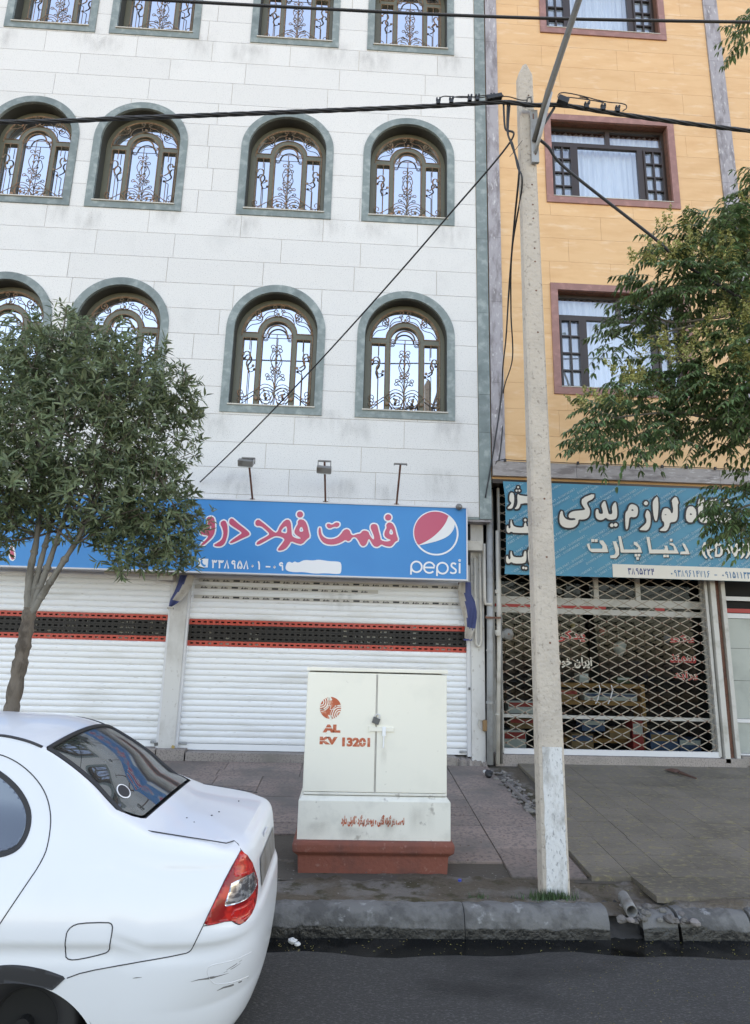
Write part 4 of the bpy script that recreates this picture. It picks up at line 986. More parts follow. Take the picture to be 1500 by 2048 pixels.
BANNER_THIN = [
 [[(5.804,3.381), (5.847,3.370), (5.891,3.277), (5.905,3.221), (5.765,3.216), (5.774,3.254), (5.851,3.263), (5.830,3.313)]],
 [[(5.286,3.453), (5.331,3.454), (5.350,3.272), (5.534,3.278), (5.549,3.303), (5.539,3.335), (5.583,3.336), (5.597,3.267), (5.686,3.270), (5.672,3.333), (5.617,3.356), (5.624,3.375), (5.669,3.377), (5.704,3.334), (5.746,3.228), (5.314,3.214), (5.302,3.308)]],
 [[(5.631,3.438), (5.666,3.439), (5.664,3.403), (5.628,3.402)]],
 [[(5.517,3.201), (5.553,3.202), (5.550,3.167), (5.514,3.165)]],
 [[(5.561,3.202), (5.597,3.203), (5.594,3.168), (5.559,3.167)]],
 [[(4.874,3.452), (4.912,3.453), (4.944,3.259), (5.141,3.265), (5.161,3.291), (5.095,3.339), (5.097,3.377), (5.141,3.372), (5.193,3.292), (5.207,3.223), (4.897,3.213), (4.886,3.332)]],
 [[(5.098,3.201), (5.136,3.202), (5.134,3.164), (5.096,3.163)]],
 [[(5.143,3.202), (5.181,3.204), (5.178,3.166), (5.140,3.165)]],
 [[(5.118,3.155), (5.156,3.156), (5.154,3.119), (5.116,3.118)]],
 [[(4.787,3.373), (4.837,3.375), (4.875,3.269), (4.870,3.181), (4.823,3.130), (4.741,3.127), (4.737,3.164), (4.801,3.179), (4.822,3.217), (4.807,3.292)]],
 [[(4.405,3.322), (4.444,3.330), (4.459,3.255), (4.629,3.261), (4.637,3.299), (4.596,3.348), (4.597,3.379), (4.648,3.381), (4.695,3.313), (4.715,3.213), (4.475,3.206), (4.433,3.236)]],
 [[(4.476,3.397), (4.519,3.398), (4.517,3.355), (4.474,3.354)]],
 [[(4.526,3.396), (4.569,3.397), (4.567,3.354), (4.524,3.353)]],
 [[(6.291,3.397), (6.362,3.400), (6.403,3.357), (6.403,3.293), (6.384,3.230), (6.343,3.197), (6.272,3.195)],
  [(6.320,3.360), (6.352,3.361), (6.368,3.330), (6.362,3.267), (6.340,3.235), (6.308,3.234)]],
 [[(6.478,3.397), (6.523,3.399), (6.576,3.286), (6.587,3.401), (6.632,3.402), (6.612,3.206), (6.567,3.204), (6.509,3.322), (6.497,3.202), (6.458,3.201)]],
 [[(6.200,3.310), (6.283,3.312), (6.281,3.283), (6.197,3.280)]],
 [[(6.405,3.316), (6.470,3.318), (6.467,3.289), (6.403,3.287)]],
 [[(6.624,3.323), (6.715,3.326), (6.711,3.297), (6.621,3.294)]],
 [[(6.170,3.406), (6.132,3.405), (6.101,3.347), (6.085,3.283), (6.096,3.220), (6.136,3.165), (6.162,3.172), (6.134,3.222), (6.127,3.284), (6.142,3.348)]],
 [[(6.245,3.409), (6.206,3.407), (6.175,3.349), (6.159,3.286), (6.170,3.223), (6.210,3.168), (6.236,3.175), (6.209,3.224), (6.202,3.287), (6.216,3.351)]],
 [[(6.756,3.426), (6.795,3.427), (6.814,3.370), (6.818,3.307), (6.794,3.243), (6.743,3.185), (6.718,3.190), (6.756,3.242), (6.775,3.306), (6.773,3.369)]],
 [[(6.681,3.423), (6.720,3.424), (6.739,3.368), (6.743,3.304), (6.720,3.241), (6.669,3.182), (6.644,3.188), (6.681,3.239), (6.701,3.303), (6.698,3.366)]],
]
# ------------------------------------------------------------------ shop signs
def flat(parent, name, me, m=None):
    if m: me.materials.clear(); me.materials.append(m)
    o = link(name, me, parent); o.location = -wloc(parent); return o
sign = empty('shop_sign', (-.9, -.1, 2.73), 'long blue lightbox sign with pink handwritten lettering and a round drink logo', 'sign')
SX0, SX1, SZ0, SZ1 = -4.6, 2.672, 2.730, 3.782
b = MB(); b.box(SX0 + .02, SX1 - .02, -.118, -.02, SZ0 + .02, SZ1 - .02); b.build('panel', MT['signblue'], sign)
b = MB()
b.box(SX0, SX1, -.130, -.015, SZ0, SZ0 + .02); b.box(SX0, SX1, -.130, -.015, SZ1 - .022, SZ1)
b.box(SX0, SX0 + .02, -.130, -.015, SZ0 + .02, SZ1 - .022); b.box(SX1 - .02, SX1, -.130, -.015, SZ0 + .02, SZ1 - .022); b.build('frame', MT['alu'], sign)
for k, lp in enumerate(RED_LETTERS):
    le = flat(sign, 'letter', plate_mesh('letter', lp, -.1225, -.1212, smooth=1), MT['signred'])
    ol = link('outline', outline_mesh('outline', lp, .040, -.1205 + .00004 * k), le); ol.data.materials.append(MT['white'])
    ol.location = -wloc(le)
# round logo: ring, red upper field, white wave
gc, gr_ = (2.222, 3.392), .321
ring = plate_mesh('ring', [arc(*gc, gr_, 0, 357, 60), arc(*gc, gr_ - .024, 0, 357, 60)], -.1215, -.119)
redf = [(2.401, 3.642), (2.361, 3.534), (2.273, 3.417), (2.145, 3.299), (1.985, 3.212)]
a0 = math.degrees(math.atan2(redf[0][1] - gc[1], redf[0][0] - gc[0])); a1 = math.degrees(math.atan2(redf[-1][1] - gc[1], redf[-1][0] - gc[0])) + 360
red = plate_mesh('red', [smooth_line(redf, 2) + arc(*gc, gr_ - .015, a1, a0, 40)[1:-1]], -.1235, -.122)
whf = [(2.425, 3.634), (2.475, 3.575), (2.492, 3.515), (2.473, 3.440), (2.401, 3.350), (2.273, 3.285), (2.114, 3.238), (1.990, 3.206)]
wave = plate_mesh('wave', [smooth_line(redf, 2)[::-1] + smooth_line(whf, 2)[:-1]], -.1220, -.1205)
flat(sign, 'logo_ring', ring, MT['white']); flat(sign, 'logo_wave', wave, MT['white']); flat(sign, 'logo_red', red, MT['signred'])
# round lower case word under the logo
def ringp(cx, cz, r, a0=0, a1=357, n=28): return arc(cx, cz, r, a0, a1, n)
wd = .024; zb = 2.905
b = MB()
nst = [0]
def stroke(p):
    nst[0] += 1; add_ribbon(b, p, wd, -.1205 - .0002 * nst[0], 0)
stroke(ringp(1.955, zb, .074, 0, 360)); stroke([(1.882, zb), (1.879, 2.795)])
stroke(ringp(2.133, zb - .006, .074, 12, 318)); stroke([(2.062, zb - .006), (2.207, zb - .004)])
stroke(ringp(2.317, zb - .008, .076, 0, 360)); stroke([(2.242, zb - .008), (2.240, 2.785)])
stroke(smooth_line([(2.505, 2.955), (2.485, 2.972), (2.445, 2.968), (2.440, 2.925), (2.475, 2.902), (2.510, 2.875), (2.498, 2.835), (2.450, 2.828), (2.425, 2.845)]))
stroke([(2.557, 2.975), (2.556, 2.832)]); stroke(ringp(2.557, 3.012, .008, 0, 360, 8))
b.build('brand_word', MT['white'], sign)
# telephone line
b = MB(); b.box(-1.035, -.905, -.1215, -.119, 2.806, 2.926); b.build('phone_icon', MT['white'], sign, bevel=.004)
b = MB(); add_ribbon(b, smooth_line([(-.985, 2.905), (-1.0, 2.885), (-.985, 2.85), (-.955, 2.825), (-.935, 2.835)]), .026, -.1222, -.1222); b.build('phone_icon', MT['signblue'], sign)
flat(sign, 'phone_number', digit_mesh('phone_number', '33895801', -.858, 2.800, -.1195, .0875, .112, .020, None), MT['white'])
flat(sign, 'phone_number', digit_mesh('phone_number', '-09', -.120, 2.795, -.1195, .0875, .112, .020, None), MT['white'])
patch = [(.145, 2.80), (.16, 2.90), (.20, 2.925), (.24, 2.90), (.27, 2.93), (.32, 2.905), (.40, 2.955), (.52, 2.945), (.60, 2.965), (.72, 2.945), (.86, 2.945), (.915, 2.93), (.918, 2.79), (.88, 2.768), (.70, 2.778), (.55, 2.765), (.40, 2.785), (.26, 2.775)]
flat(sign, 'white_smear', plate_mesh('white_smear', [patch], -.1212, -.119, smooth=2), MT['white'])
# three lamp arms on top of the sign
for i, (x, dx) in enumerate(((-.363, -.015), (.658, -.017), (1.661, .008))):
    lab = ('floodlight on a thin arm above the sign, the one nearest the ash tree', 'floodlight on a thin arm above the middle of the sign', 'bare thin arm above the sign near the logo, its floodlight missing')[i]
    t = empty('floodlight', (x, -.12, 3.785), lab, 'floodlight', 'floodlight arms along the top of the blue sign')
    tx = x + dx
    b = MB(); b.tube([(x, -.11, 3.775), (x + dx * .5, -.36, 4.01), (tx, -.60, 4.235)], .014, 6); b.box(x - .035, x + .035, -.14, -.08, 3.782, 3.79); b.build('arm', MT['rust'], t)
    b = MB(); b.box(tx - .085, tx + .085, -.615, -.585, 4.225, 4.243)
    for s in (-1, 1): b.box(tx + s * .085 - .006, tx + s * .085 + .006, -.612, -.588, 4.16 if i < 2 else 4.215, 4.24)
    b.build('yoke', MT['steel'], t)
    if i < 2:
        zc = (4.165, 4.11)[i]
        b = MB(); b.obox((tx - (.03 if i == 0 else 0), -.62, zc), (.098, 0, -.004), (0, .05, .03), (0, -.02, .035)); b.build('lamp_head', MT['steel'], t, bevel=.006)
        b = MB(); b.obox((tx - (.03 if i == 0 else 0), -.608, zc - .042), (.085, 0, -.004), (0, .042, .026), (0, -.002, .003)); b.build('lens', MT['boxwhite'], t)
t = empty('camera_dome', (2.545, -.15, 3.77), 'small dark round camera on the corner of the blue sign above the drink logo', 'camera')
b = MB(); b.tube([(2.545, -.10, 3.775), (2.545, -.16, 3.770), (2.545, -.195, 3.765), (2.545, -.21, 3.763)], [.03, .048, .038, .012], 12); b.build('housing', MT['steel'], t, smooth=True)
b = MB(); b.tube([(2.552, -.195, 3.765), (2.552, -.215, 3.763)], [.018, .010], 8); b.build('lens', MT['galv'], t)
# torn banner cloths
def cloth(name, label, pts, m1, m2):
    """pts: rows of (x, z, width); hangs with folds"""
    t = empty(name, (pts[0][0], .1, pts[0][1]), label, 'cloth')
    mb = MB(); n = 10
    for i, (x, z, w) in enumerate(pts):
        for k in range(n + 1):
            f = k / n; mb.v.append((x + w * f, .13 + .025 * math.sin(f * 7 + i * .8) - .02 * f, z - .03 * f * (i % 2)))
    R = len(pts)
    for i in range(R - 1):
        for k in range(n):
            a = i * (n + 1) + k; mb.f.append((a, a + 1, a + n + 2, a + n + 1)); mb.mi.append(1 if m2 and k / n > .42 - .07 * i and i < R * .55 else 0)
    mb.build('cloth', [m1, m2 or m1], t, smooth=True)
    mb = MB(); x, z, w = pts[-1]; mb.box(x - .01, x + w + .01, .10, .14, z - .035, z - .012); mb.build('hem', m2 or m1, t); return t
t = cloth('torn_banner', 'torn beige and blue banner cloth with print hanging below the drink logo beside the pipes', [(2.60, 2.74, .16), (2.58, 2.60, .19), (2.60, 2.47, .22), (2.63, 2.36, .21), (2.655, 2.24, .18), (2.67, 2.12, .14), (2.665, 2.02, .115), (2.665, 1.96, .09)], MT['cloth'], MT['clothblue'])
b = MB()
for k in range(9):
    for q in range(2): b.obox((2.735 + q * .04 + .006 * k, .10, 2.10 + .035 * k - q * .02), (.007, 0, .013), (0, .001, 0), (.004, 0, -.003))
kind(b.build('print', MT['digits'], t), 'stuff')
cloth('torn_banner', 'dark blue and beige cloth scrap wrapped round the top of the white pillar', [(-1.33, 2.72, .20), (-1.36, 2.60, .20), (-1.40, 2.48, .20), (-1.44, 2.38, .14), (-1.45, 2.28, .06)], MT['clothblue'], MT['cloth'])
# ---- turquoise banner of the parts shop
ban = empty('shop_banner', (5, -.02, 2.86), 'turquoise banner with cream lettering above the barred shop', 'banner')
b = MB(); nx = 60
for i in range(nx + 1):
    x = 3.215 + (7.6 - 3.215) * i / nx
    for j, z in enumerate((2.855, 3.2, 3.6, 3.95, 4.208)):
        b.v.append((x + (.03 if i == 0 and j in (1, 2, 3) else 0), -.012 + .006 * math.sin(i * .5 + j), z))
for i in range(nx):
    for j in range(4):
        a = i * 5 + j; b.f.append((a, a + 5, a + 6, a + 1)); b.mi.append(0)
b.build('sheet', MT['teal'], ban, smooth=True)
b = MB(); b.box(4.765, 7.6, -.0255, -.022, 2.858, 3.046); b.build('number_strip', MT['bannercream'], ban)
for k, lp in enumerate(BANNER_BOLD):
    le = flat(ban, 'letter', plate_mesh('letter', lp, -.0285, -.0270, smooth=1), MT['bannercream'])
    ol = link('outline', outline_mesh('outline', lp, .052, -.0258 + .00003 * k), le); ol.data.materials.append(MT['black']); ol.location = -wloc(le)
for k, lp in enumerate(BANNER_THIN):
    le = flat(ban, 'letter', plate_mesh('letter', lp, -.0285, -.0270), MT['bannercream'])
    ol = link('outline', plate_mesh('outline', [[(x + .012, z - .012) for x, z in q] for q in lp], -.0258, -.0250), le); ol.data.materials.append(MT['black']); ol.location = -wloc(le)
pt = text_mesh('p', 'DONYA PART - DONYAPART -', 0, 0, .07, 0, .0004, .001, width=.66, res=1, rot=math.radians(31))
pv = [v.co.copy() for v in pt.vertices]; pf = [tuple(p.vertices) for p in pt.polygons if all(pt.vertices[q].co.y < 0 for q in p.vertices)]
b = MB()
for i in range(-1, 16):
    for j in range(-1, 12):
        ox = 3.2 + i * .62 + (j % 2) * .10 - j * .02; oz = 2.72 + j * .115 - i * .0 + (i % 3) * .035
        if ox > 7.0: continue
        vs = [(v.x + ox, -.0218, v.z + oz) for v in pv]
        fs = [f for f in pf if all(3.25 < vs[q][0] < 7.5 and 2.875 < vs[q][2] < 4.19 for q in f)]
        used = {}
        for f in fs:
            ids = []
            for q in f:
                if q not in used: used[q] = len(b.v); b.v.append(vs[q])
                ids.append(used[q])
            b.f.append(tuple(ids)); b.mi.append(0)
bpy.data.meshes.remove(pt)
kind(b.build('small_print', MT['bannerpale'], ban), 'stuff')
t = digit_mesh('phone_number', '3895224', 4.985, 2.905, -.0262, .056, .090, .013, None)
flat(ban, 'phone_number', t, MT['digits'])
t = digit_mesh('phone_number', '09389614716 - 09151133622', 5.60, 2.895, -.0262, .0535, .092, .012, None)
flat(ban, 'phone_number', t, MT['digitsteal'])
b = MB(); b.tube([(3.08, -.03, 4.40), (3.12, -.06, 4.50), (3.2, -.062, 4.525), (4.2, -.062, 4.512), (5.2, -.062, 4.515), (6.3, -.062, 4.515), (7.5, -.062, 4.515)], .006, 5)
for x in (3.24, 4.32, 4.76, 5.22, 5.58, 5.95, 6.38, 6.8): b.box(x - .014, x + .014, -.08, -.05, 4.495, 4.535)
tag(b.build('clipped_wire', MT['cable']), 'thin dark wire clipped along the top of the grey marble band', 'wire')
# ---- pipes between the two buildings
def pipe(name, pts, r, m, label, collars=(), n=10, cat='pipe'):
    t = empty(name, pts[-1], label, cat)
    mb = MB(); mb.tube(pts, r, n)
    if not collars:
        bpy.data.objects.remove(t); return tag(mb.build(name, m, smooth=True), label, cat)
    mb.build('tube', m, t, smooth=True)
    for z, rr, h in collars:
        # collar on the vertical run
        x, y = pts[0][0] + (pts[-1][0] - pts[0][0]) * (pts[0][2] - z) / max(1e-3, pts[0][2] - pts[-1][2]), pts[-1][1]
        mb = MB(); mb.tube([(x, y, z - h / 2), (x, y, z + h / 2)], rr, n); mb.build('collar', m, t, smooth=False)
    return t
pipe('drain_pipe', [(3.045, .14, 3.62), (3.03, .14, 2.0), (3.005, .14, .30)], .046, MT['galv'], 'thick grey drain pipe running down between the two buildings', ((2.26, .054, .05), (1.80, .053, .02), (1.1, .053, .03)))
pipe('conduit', [(2.955, .12, 3.3), (2.955, .12, 2.52), (2.965, .11, 2.44), (3.06, .09, 2.43)], .024, MT['creampipe'], 'short cream pipe bending into the thick grey drain pipe', ())
pipe('gas_pipe', [(2.90, .15, 3.15), (2.905, .15, 2.3), (2.905, .15, 1.92), (2.89, .15, 1.86), (2.86, .15, 1.85), (2.835, .15, 1.88), (2.83, .15, 1.95), (2.825, .15, 3.10)], .019, MT['creampipe'], 'cream pipe looping in a narrow u beside the torn banner', ())
pipe('gas_pipe', [(3.155, .12, 3.5), (3.15, .12, 1.9), (3.105, .12, .31)], .030, MT['creampipe'], 'cream standing pipe between the grey drain pipe and the shop grille', ((2.05, .038, .06), (2.62, .036, .05), (.95, .034, .02)))
pipe('gas_pipe', [(3.19, .16, 2.3), (3.185, .16, 1.4), (3.165, .16, .31)], .019, MT['steel'], 'thin dark pipe against the edge of the shop grille', ((1.40, .027, .06), (1.16, .026, .05), (2.22, .026, .08)))
t = empty('pipe_bracket', (3.06, .08, 2.25), 'rusty horizontal bracket across the pipes', 'bracket')
b = MB(); b.box(2.95, 3.17, .055, .075, 2.235, 2.262); b.build('bar', MT['rust'], t)
b = MB(); b.box(3.10, 3.165, .06, .10, 1.995, 2.06); b.build('clamp', MT['creampipe'], t, bevel=.006)
b = MB(); b.box(2.915, 3.0, .13, .20, .72, .87); 
t = empty('pipe_repair', (2.94, .12, .72), 'crumbling brown cement patch round the foot of the grey drain pipe', 'patch'); b.build('cement', MT['boxbrown'], t, bevel=.02)
b = MB(); b.tube([(2.925, .17, .86), (2.87, .17, .87), (2.855, .17, .81), (2.875, .17, .76), (2.92, .17, .745)], .007, 6); b.build('wire_loop', MT['creampipe'], t)
t = empty('alarm_bell', (3.292, .20, 2.03), 'round grey alarm bell at the edge of the shop grille beside the pipes', 'bell')
b = MB(); b.tube([(3.292, .235, 2.03), (3.292, .18, 2.03), (3.292, .15, 2.03), (3.292, .135, 2.03)], [.082, .082, .070, .03], 20); b.build('gong', MT['steel'], t)
b = MB(); b.tube([(3.292, .137, 2.03), (3.292, .125, 2.03)], .012, 8); b.build('screw', MT['rust'], t)
b = MB(); b.tube([(3.255, .13, 2.09), (3.27, .129, 2.075)], .005, 6); b.box(3.19, 3.23, .15, .22, 1.98, 2.07); b.build('bracket', MT['steel'], t)
t = empty('door_bolt', (2.748, .22, 1.28), 'small dark bolt on the shutter guide rail beside the pipes', 'bolt')
b = MB(); b.box(2.737, 2.76, .215, .235, 1.255, 1.29); b.box(2.742, 2.755, .205, .215, 1.262, 1.285); b.build('bolt', MT['padlock'], t)
def padlock(x, y, z, s, m, label, ang=0.0):
    t = empty('padlock', (x, y, z), label, 'padlock')
    c, sn = math.cos(ang), math.sin(ang)
    mb = MB(); mb.obox((x, y, z), (s * .5 * c, 0, s * .5 * sn), (0, s * .22, 0), (-s * .42 * sn, 0, s * .42 * c)); mb.build('body', m, t, bevel=s * .06)
    pts = [(x + u * s * c - w * s * sn, y, z + u * s * sn + w * s * c) for u, w in ((-.3, .4), (-.3, .7), (-.2, .88), (0, .95), (.2, .88), (.3, .7), (.3, .4))]
    mb = MB(); mb.tube(pts, s * .08, 6); mb.build('shackle', MT['alu'], t, smooth=True); return t
def hasp(x, y, z, w, label):
    t = empty('hasp', (x, y, z), label, 'hasp'); mb = MB(); mb.box(x - w / 2, x + w / 2, y - .012, y, z - .017, z + .017); mb.build('plate', MT['galv'], t, bevel=.01); 
    mb = MB(); mb.tube([(x - w * .3, y - .014, z), (x - w * .3, y - .022, z)], .006, 6); mb.build('bolt', MT['steel'], t)
hasp(-1.505, .27, .485, .11, 'grey hasp at the corner of the shutter behind the ash tree'); padlock(-1.47, .24, .462, .05, MT['padlock'], 'grey padlock at the corner of the shutter behind the ash tree', .2)
hasp(-1.125, .27, .475, .11, 'grey hasp beside the small brass padlock at the shutter corner'); padlock(-1.235, .20, .437, .042, MT['brass'], 'small brass padlock at the foot of the white pillar', -.6)
hasp(2.665, .272, .435, .10, 'grey hasp at the shutter corner near the pipes, behind the cabinet')
# ------------------------------------------------------------------ telephone cabinet on its plinth
cab = empty('cable_cabinet', (1.29, -2.95, 0), 'cream steel cable cabinet with red stencilled marks on a brick red plinth', 'cabinet')
CY = -3.13
b = MB(); b.box(.690, 1.898, CY, CY + .40, .575, 1.560); b.build('body', MT['cream'], cab, bevel=.006)
b = MB(); b.obox((1.294, CY + .20, 1.583), (.612, 0, 0), (0, .212, -.004), (0, .0, .016)); b.build('lid', MT['cream'], cab, bevel=.006)
for x0, x1 in ((.694, 1.283), (1.297, 1.894)):
    b = MB(); b.box(x0, x1, CY - .020, CY - .001, .602, 1.553); b.build('door', MT['cream'], cab, bevel=.004)
b = MB(); b.box(1.2855, 1.2945, CY - .014, CY - .002, .602, 1.553); b.build('door_strip', MT['creampipe'], cab)
b = MB(); b.box(.70, 1.89, CY - .022, CY, .578, .598); b.build('lower_rail', MT['creambase'], cab, bevel=.004)
b = MB(); n0 = len(b.v)
for (x0, x1, y0, y1, z) in ((.664, 1.924, CY - .035, CY + .43, .240), (.664, 1.924, CY - .035, CY + .43, .535), (.695, 1.895, CY - .012, CY + .41, .572)):
    b.v += [(x0, y0, z), (x1, y0, z), (x1, y1, z), (x0, y1, z)]
for L_ in (0, 4):
    for k in range(4): b.f.append((L_ + k, L_ + (k + 1) % 4, L_ + 4 + (k + 1) % 4, L_ + 4 + k)); b.mi.append(0)
b.f.append((8, 9, 10, 11)); b.mi.append(0); b.build('base', MT['creambase'], cab, bevel=.004)
b = MB()
Z = [(.155, -.075), (.225, -.075), (.240, -.06)]
def ringbox(ins, z): return [(.632 + ins, CY - .09 + ins, z), (1.950 - ins, CY - .09 + ins, z), (1.950 - ins, CY + .50 - ins, z), (.632 + ins, CY + .50 - ins, z)]
lv = [ringbox(.055, -.04), ringbox(.045, .125), ringbox(.004, .160), ringbox(0, .215), ringbox(.012, .240)]
for l_ in lv: b.v += l_
for i in range(len(lv) - 1):
    for k in range(4): b.f.append((4 * i + k, 4 * i + (k + 1) % 4, 4 * i + 4 + (k + 1) % 4, 4 * i + 4 + k)); b.mi.append(0)
e = 4 * (len(lv) - 1); b.f.append((e, e + 1, e + 2, e + 3)); b.mi.append(0); b.build('plinth', MT['plinth'], cab, bevel=.010)
b = MB(); b.box(1.235, 1.44, CY - .032, CY - .020, 1.085, 1.120); b.box(1.225, 1.24, CY - .034, CY - .020, 1.078, 1.128); b.build('latch_bar', MT['cream'], cab, bevel=.003)
b = MB(); b.box(1.342, 1.372, CY - .042, CY - .030, 1.05, 1.125); b.tube([(1.357, CY - .034, 1.05), (1.354, CY - .034, .955)], .007, 6); b.build('latch_handle', MT['white'], cab, bevel=.002)
YS = CY - .0212
def cflat(name, me, m):
    me.materials.clear(); me.materials.append(m); o = link(name, me, cab); o.location = -wloc(cab); return o
ec, er = (.897, 1.268), .090
disc = plate_mesh('emblem', [arc(*ec, er, 0, 356, 40)], YS - .001, YS + .001)
cflat('emblem', disc, MT['stencil'])
b = MB()
def wl_(p, w=.007): add_ribbon(b, p, w, YS - .0018, YS)
def inside(p): return [q for q in p if math.hypot(q[0] - ec[0], q[1] - ec[1]) < er + .004]
for r in (.024, .042, .060, .076):
    wl_(inside(arc(ec[0] - .083, ec[1] + .045, r, -110, 70, 24)), .0075 if r < .07 else .004); wl_(inside(arc(ec[0] + .080, ec[1] - .052, r, 70, 250, 24)), .0075 if r < .07 else .004)
wl_([(ec[0] - .09, ec[1] - .012), (ec[0] - .035, ec[1] - .012), (ec[0] - .025, ec[1] + .018), (ec[0] + .003, ec[1] + .018), (ec[0] - .004, ec[1] - .012), (ec[0] + .028, ec[1] - .014), (ec[0] + .038, ec[1] + .018), (ec[0] + .088, ec[1] + .018)], .0055)
b.prism([(ec[0] - .030, ec[1] + .094), (ec[0] - .005, ec[1] + .094), (ec[0] + .012, ec[1] + .068), (ec[0] + .005, ec[1] + .060), (ec[0] - .018, ec[1] + .062)], YS - .0018, YS)
b.prism([(ec[0] - .020, ec[1] - .060), (ec[0] + .012, ec[1] - .058), (ec[0] + .016, ec[1] - .094), (ec[0] - .004, ec[1] - .094), (ec[0] - .006, ec[1] - .078)], YS - .0018, YS)
b.build('emblem_gap', MT['cream'], cab)
me = [text_mesh('t', 'AL', .838, 1.068, .1, YS, .001, .008, width=.150, height=.066), text_mesh('t', 'KV', .816, .972, .1, YS, .001, .008, width=.150, height=.062),
      text_mesh('t', '13201', 1.006, .958, .1, YS, .001, .006, width=.236, height=.074)]
cflat('stencil_text', join_meshes('stencil_text', me), MT['stencil'])
b = MB(); b.box(.835, .92, YS - .0018, YS, 1.103, 1.108); b.box(1.155, 1.205, YS - .0018, YS, .992, .997); b.box(.816, .90, YS - .0018, YS, .999, 1.003); b.build('stencil_bridge', MT['cream'], cab)
W = ['\ufee7\ufebc\ufe90', '\ufeeb\ufeae', '\ufb94\ufeee\ufee7\ufeea', '\ufe81\ufb94\ufeec\ufbfd', '\ufeed', '\ufb58\ufeee\ufeb3\ufe98\ufeae', '\ufb58\ufbff\ufb95\ufeae\ufea9', '\ufed7\ufe8e\ufee7\ufeee\ufee7\ufbfd', '\ufea9\ufe8d\ufead\ufea9']
warn = ' '.join(w[::-1] for w in W[::-1])
cflat('warning_text', text_mesh('w', warn, 1.020, .335, .1, CY - .0365, .001, .006, width=.52, height=.098), MT['stencil'])
for x0, x1, z0, z1, y in ((1.56, 1.80, .25, .52, CY - .0365), (1.30, 1.50, .245, .42, CY - .0365), (.72, .95, .245, .38, CY - .0365), (1.00, 1.25, .245, .34, CY - .0365)):
    stain('dirt_stain', x0, x1, z0, z1, y - .0006, MT['dribble'], cab)
for x0, x1, z0, z1 in ((1.33, 1.39, .80, .96),): stain('dirt_stain', x0, x1, z0, z1, YS - .0022, MT['dribble'], cab)
padlock(1.287, CY - .032, 1.172, .060, MT['padlock'], 'dark padlock hanging at the cabinet doors above the latch', -.35)
# ------------------------------------------------------------------ concrete pole with lamp arm
pole = empty('utility_pole', (2.64, -3.56, 0), 'tall tapering concrete power pole with whitewashed foot at the kerb', 'pole')
b = MB(); zs = [-.2, 1.0, 2.2, 3.7, 5.4, 6.6, 7.45, 7.56]
for z in zs:
    t = min(1, max(0, z) / 7.5); xc = 2.645 - .03 * t; hw = .103 - .032 * t; hd = .085 - .025 * t
    if z > 7.5: hw *= .35
    c = .018
    for dx, dy in ((-hw + c, -hd), (hw - c, -hd), (hw, -hd + c), (hw, hd - c), (hw - c, hd), (-hw + c, hd), (-hw, hd - c), (-hw, -hd + c)):
        b.v.append((xc + dx, -3.56 + dy, z))
for i in range(len(zs) - 1):
    for k in range(8): b.f.append((8 * i + k, 8 * i + (k + 1) % 8, 8 * i + 8 + (k + 1) % 8, 8 * i + 8 + k)); b.mi.append(0)
e = 8 * (len(zs) - 1); b.f.append(tuple(e + k for k in range(8))); b.mi.append(0)
b.build('shaft', MT['concrete'], pole)
def pole_front(z):
    t = min(1, max(0, z) / 7.5); return 2.645 - .03 * t, -3.56 - (.085 - .025 * t)
b = MB(); n = 26
# ragged whitewash coat on the lower front face
L_, R_ = [], []
for i in range(n + 1):
    z = -.02 + 1.03 * i / n; x, y = pole_front(z); hw = (.103 - .032 * z / 7.5) - .019
    b.v += [(x - hw + abs(rng.normal(0, .004)), y - .0025, z + (rng.normal(0, .03) if i == n else 0)), (x + hw - abs(rng.normal(0, .006)), y - .0025, z + (rng.normal(0, .03) if i == n else 0))]
for i in range(n): b.f.append((2 * i, 2 * i + 1, 2 * i + 3, 2 * i + 2)); b.mi.append(0)
b.build('whitewash', MT['whitepaint'], pole)
b = MB()
for z in (1.85, 2.55, 3.05, 4.6, 5.02, 5.32, 5.46, 5.78, 5.93, 6.15, 7.18):
    x, y = pole_front(z); b.tube([(x + .018, y + .03, z), (x + .018, y - .0015, z)], .009, 8)
kind(b.build('bolt_hole', MT['rust'], pole), 'stuff')
b = MB(); ex = 2.652
b.box(2.635, 2.705, -3.665, -3.635, 6.37, 6.97); b.build('bracket_plate', MT['galv'], pole, bevel=.004)
for q in ((2.665, 2.675, 6.45, 6.52), (2.655, 2.665, 6.86, 6.92)):
    b = MB(); b.box(q[0], q[1], -3.669, -3.664, q[2], q[3]); b.build('slot', MT['rust'], pole)
b = MB(); b.tube([(2.665, -3.67, 6.60), (2.75, -3.86, 6.98), (3.02, -4.35, 7.9), (3.32, -4.9, 8.9)], .030, 10); b.build('lamp_arm', MT['armsteel'], pole, smooth=True)
b = MB(); b.tube([(2.665, -3.66, 6.47), (2.70, -3.74, 6.62), (2.775, -3.86, 6.98)], .018, 8); b.build('stay_arm', MT['galv'], pole, smooth=True)
b = MB(); b.tube([(2.595, -3.63, 7.03), (2.61, -3.67, 7.10), (2.64, -3.68, 7.10), (2.648, -3.67, 7.05)], .010, 6); b.build('hook', MT['steel'], pole)
b = MB()
def spline3(pts, n=10):
    out = []; P = [Vector(p) for p in pts]
    for i in range(len(P) - 1):
        p0 = P[max(i - 1, 0)]; p1 = P[i]; p2 = P[i + 1]; p3 = P[min(i + 2, len(P) - 1)]
        for k in range(n):
            t = k / n
            out.append(.5 * ((2 * p1) + (p2 - p0) * t + (2 * p0 - 5 * p1 + 4 * p2 - p3) * t * t + (3 * p1 - p0 - 3 * p2 + p3) * t ** 3))
    return out + [P[-1]]
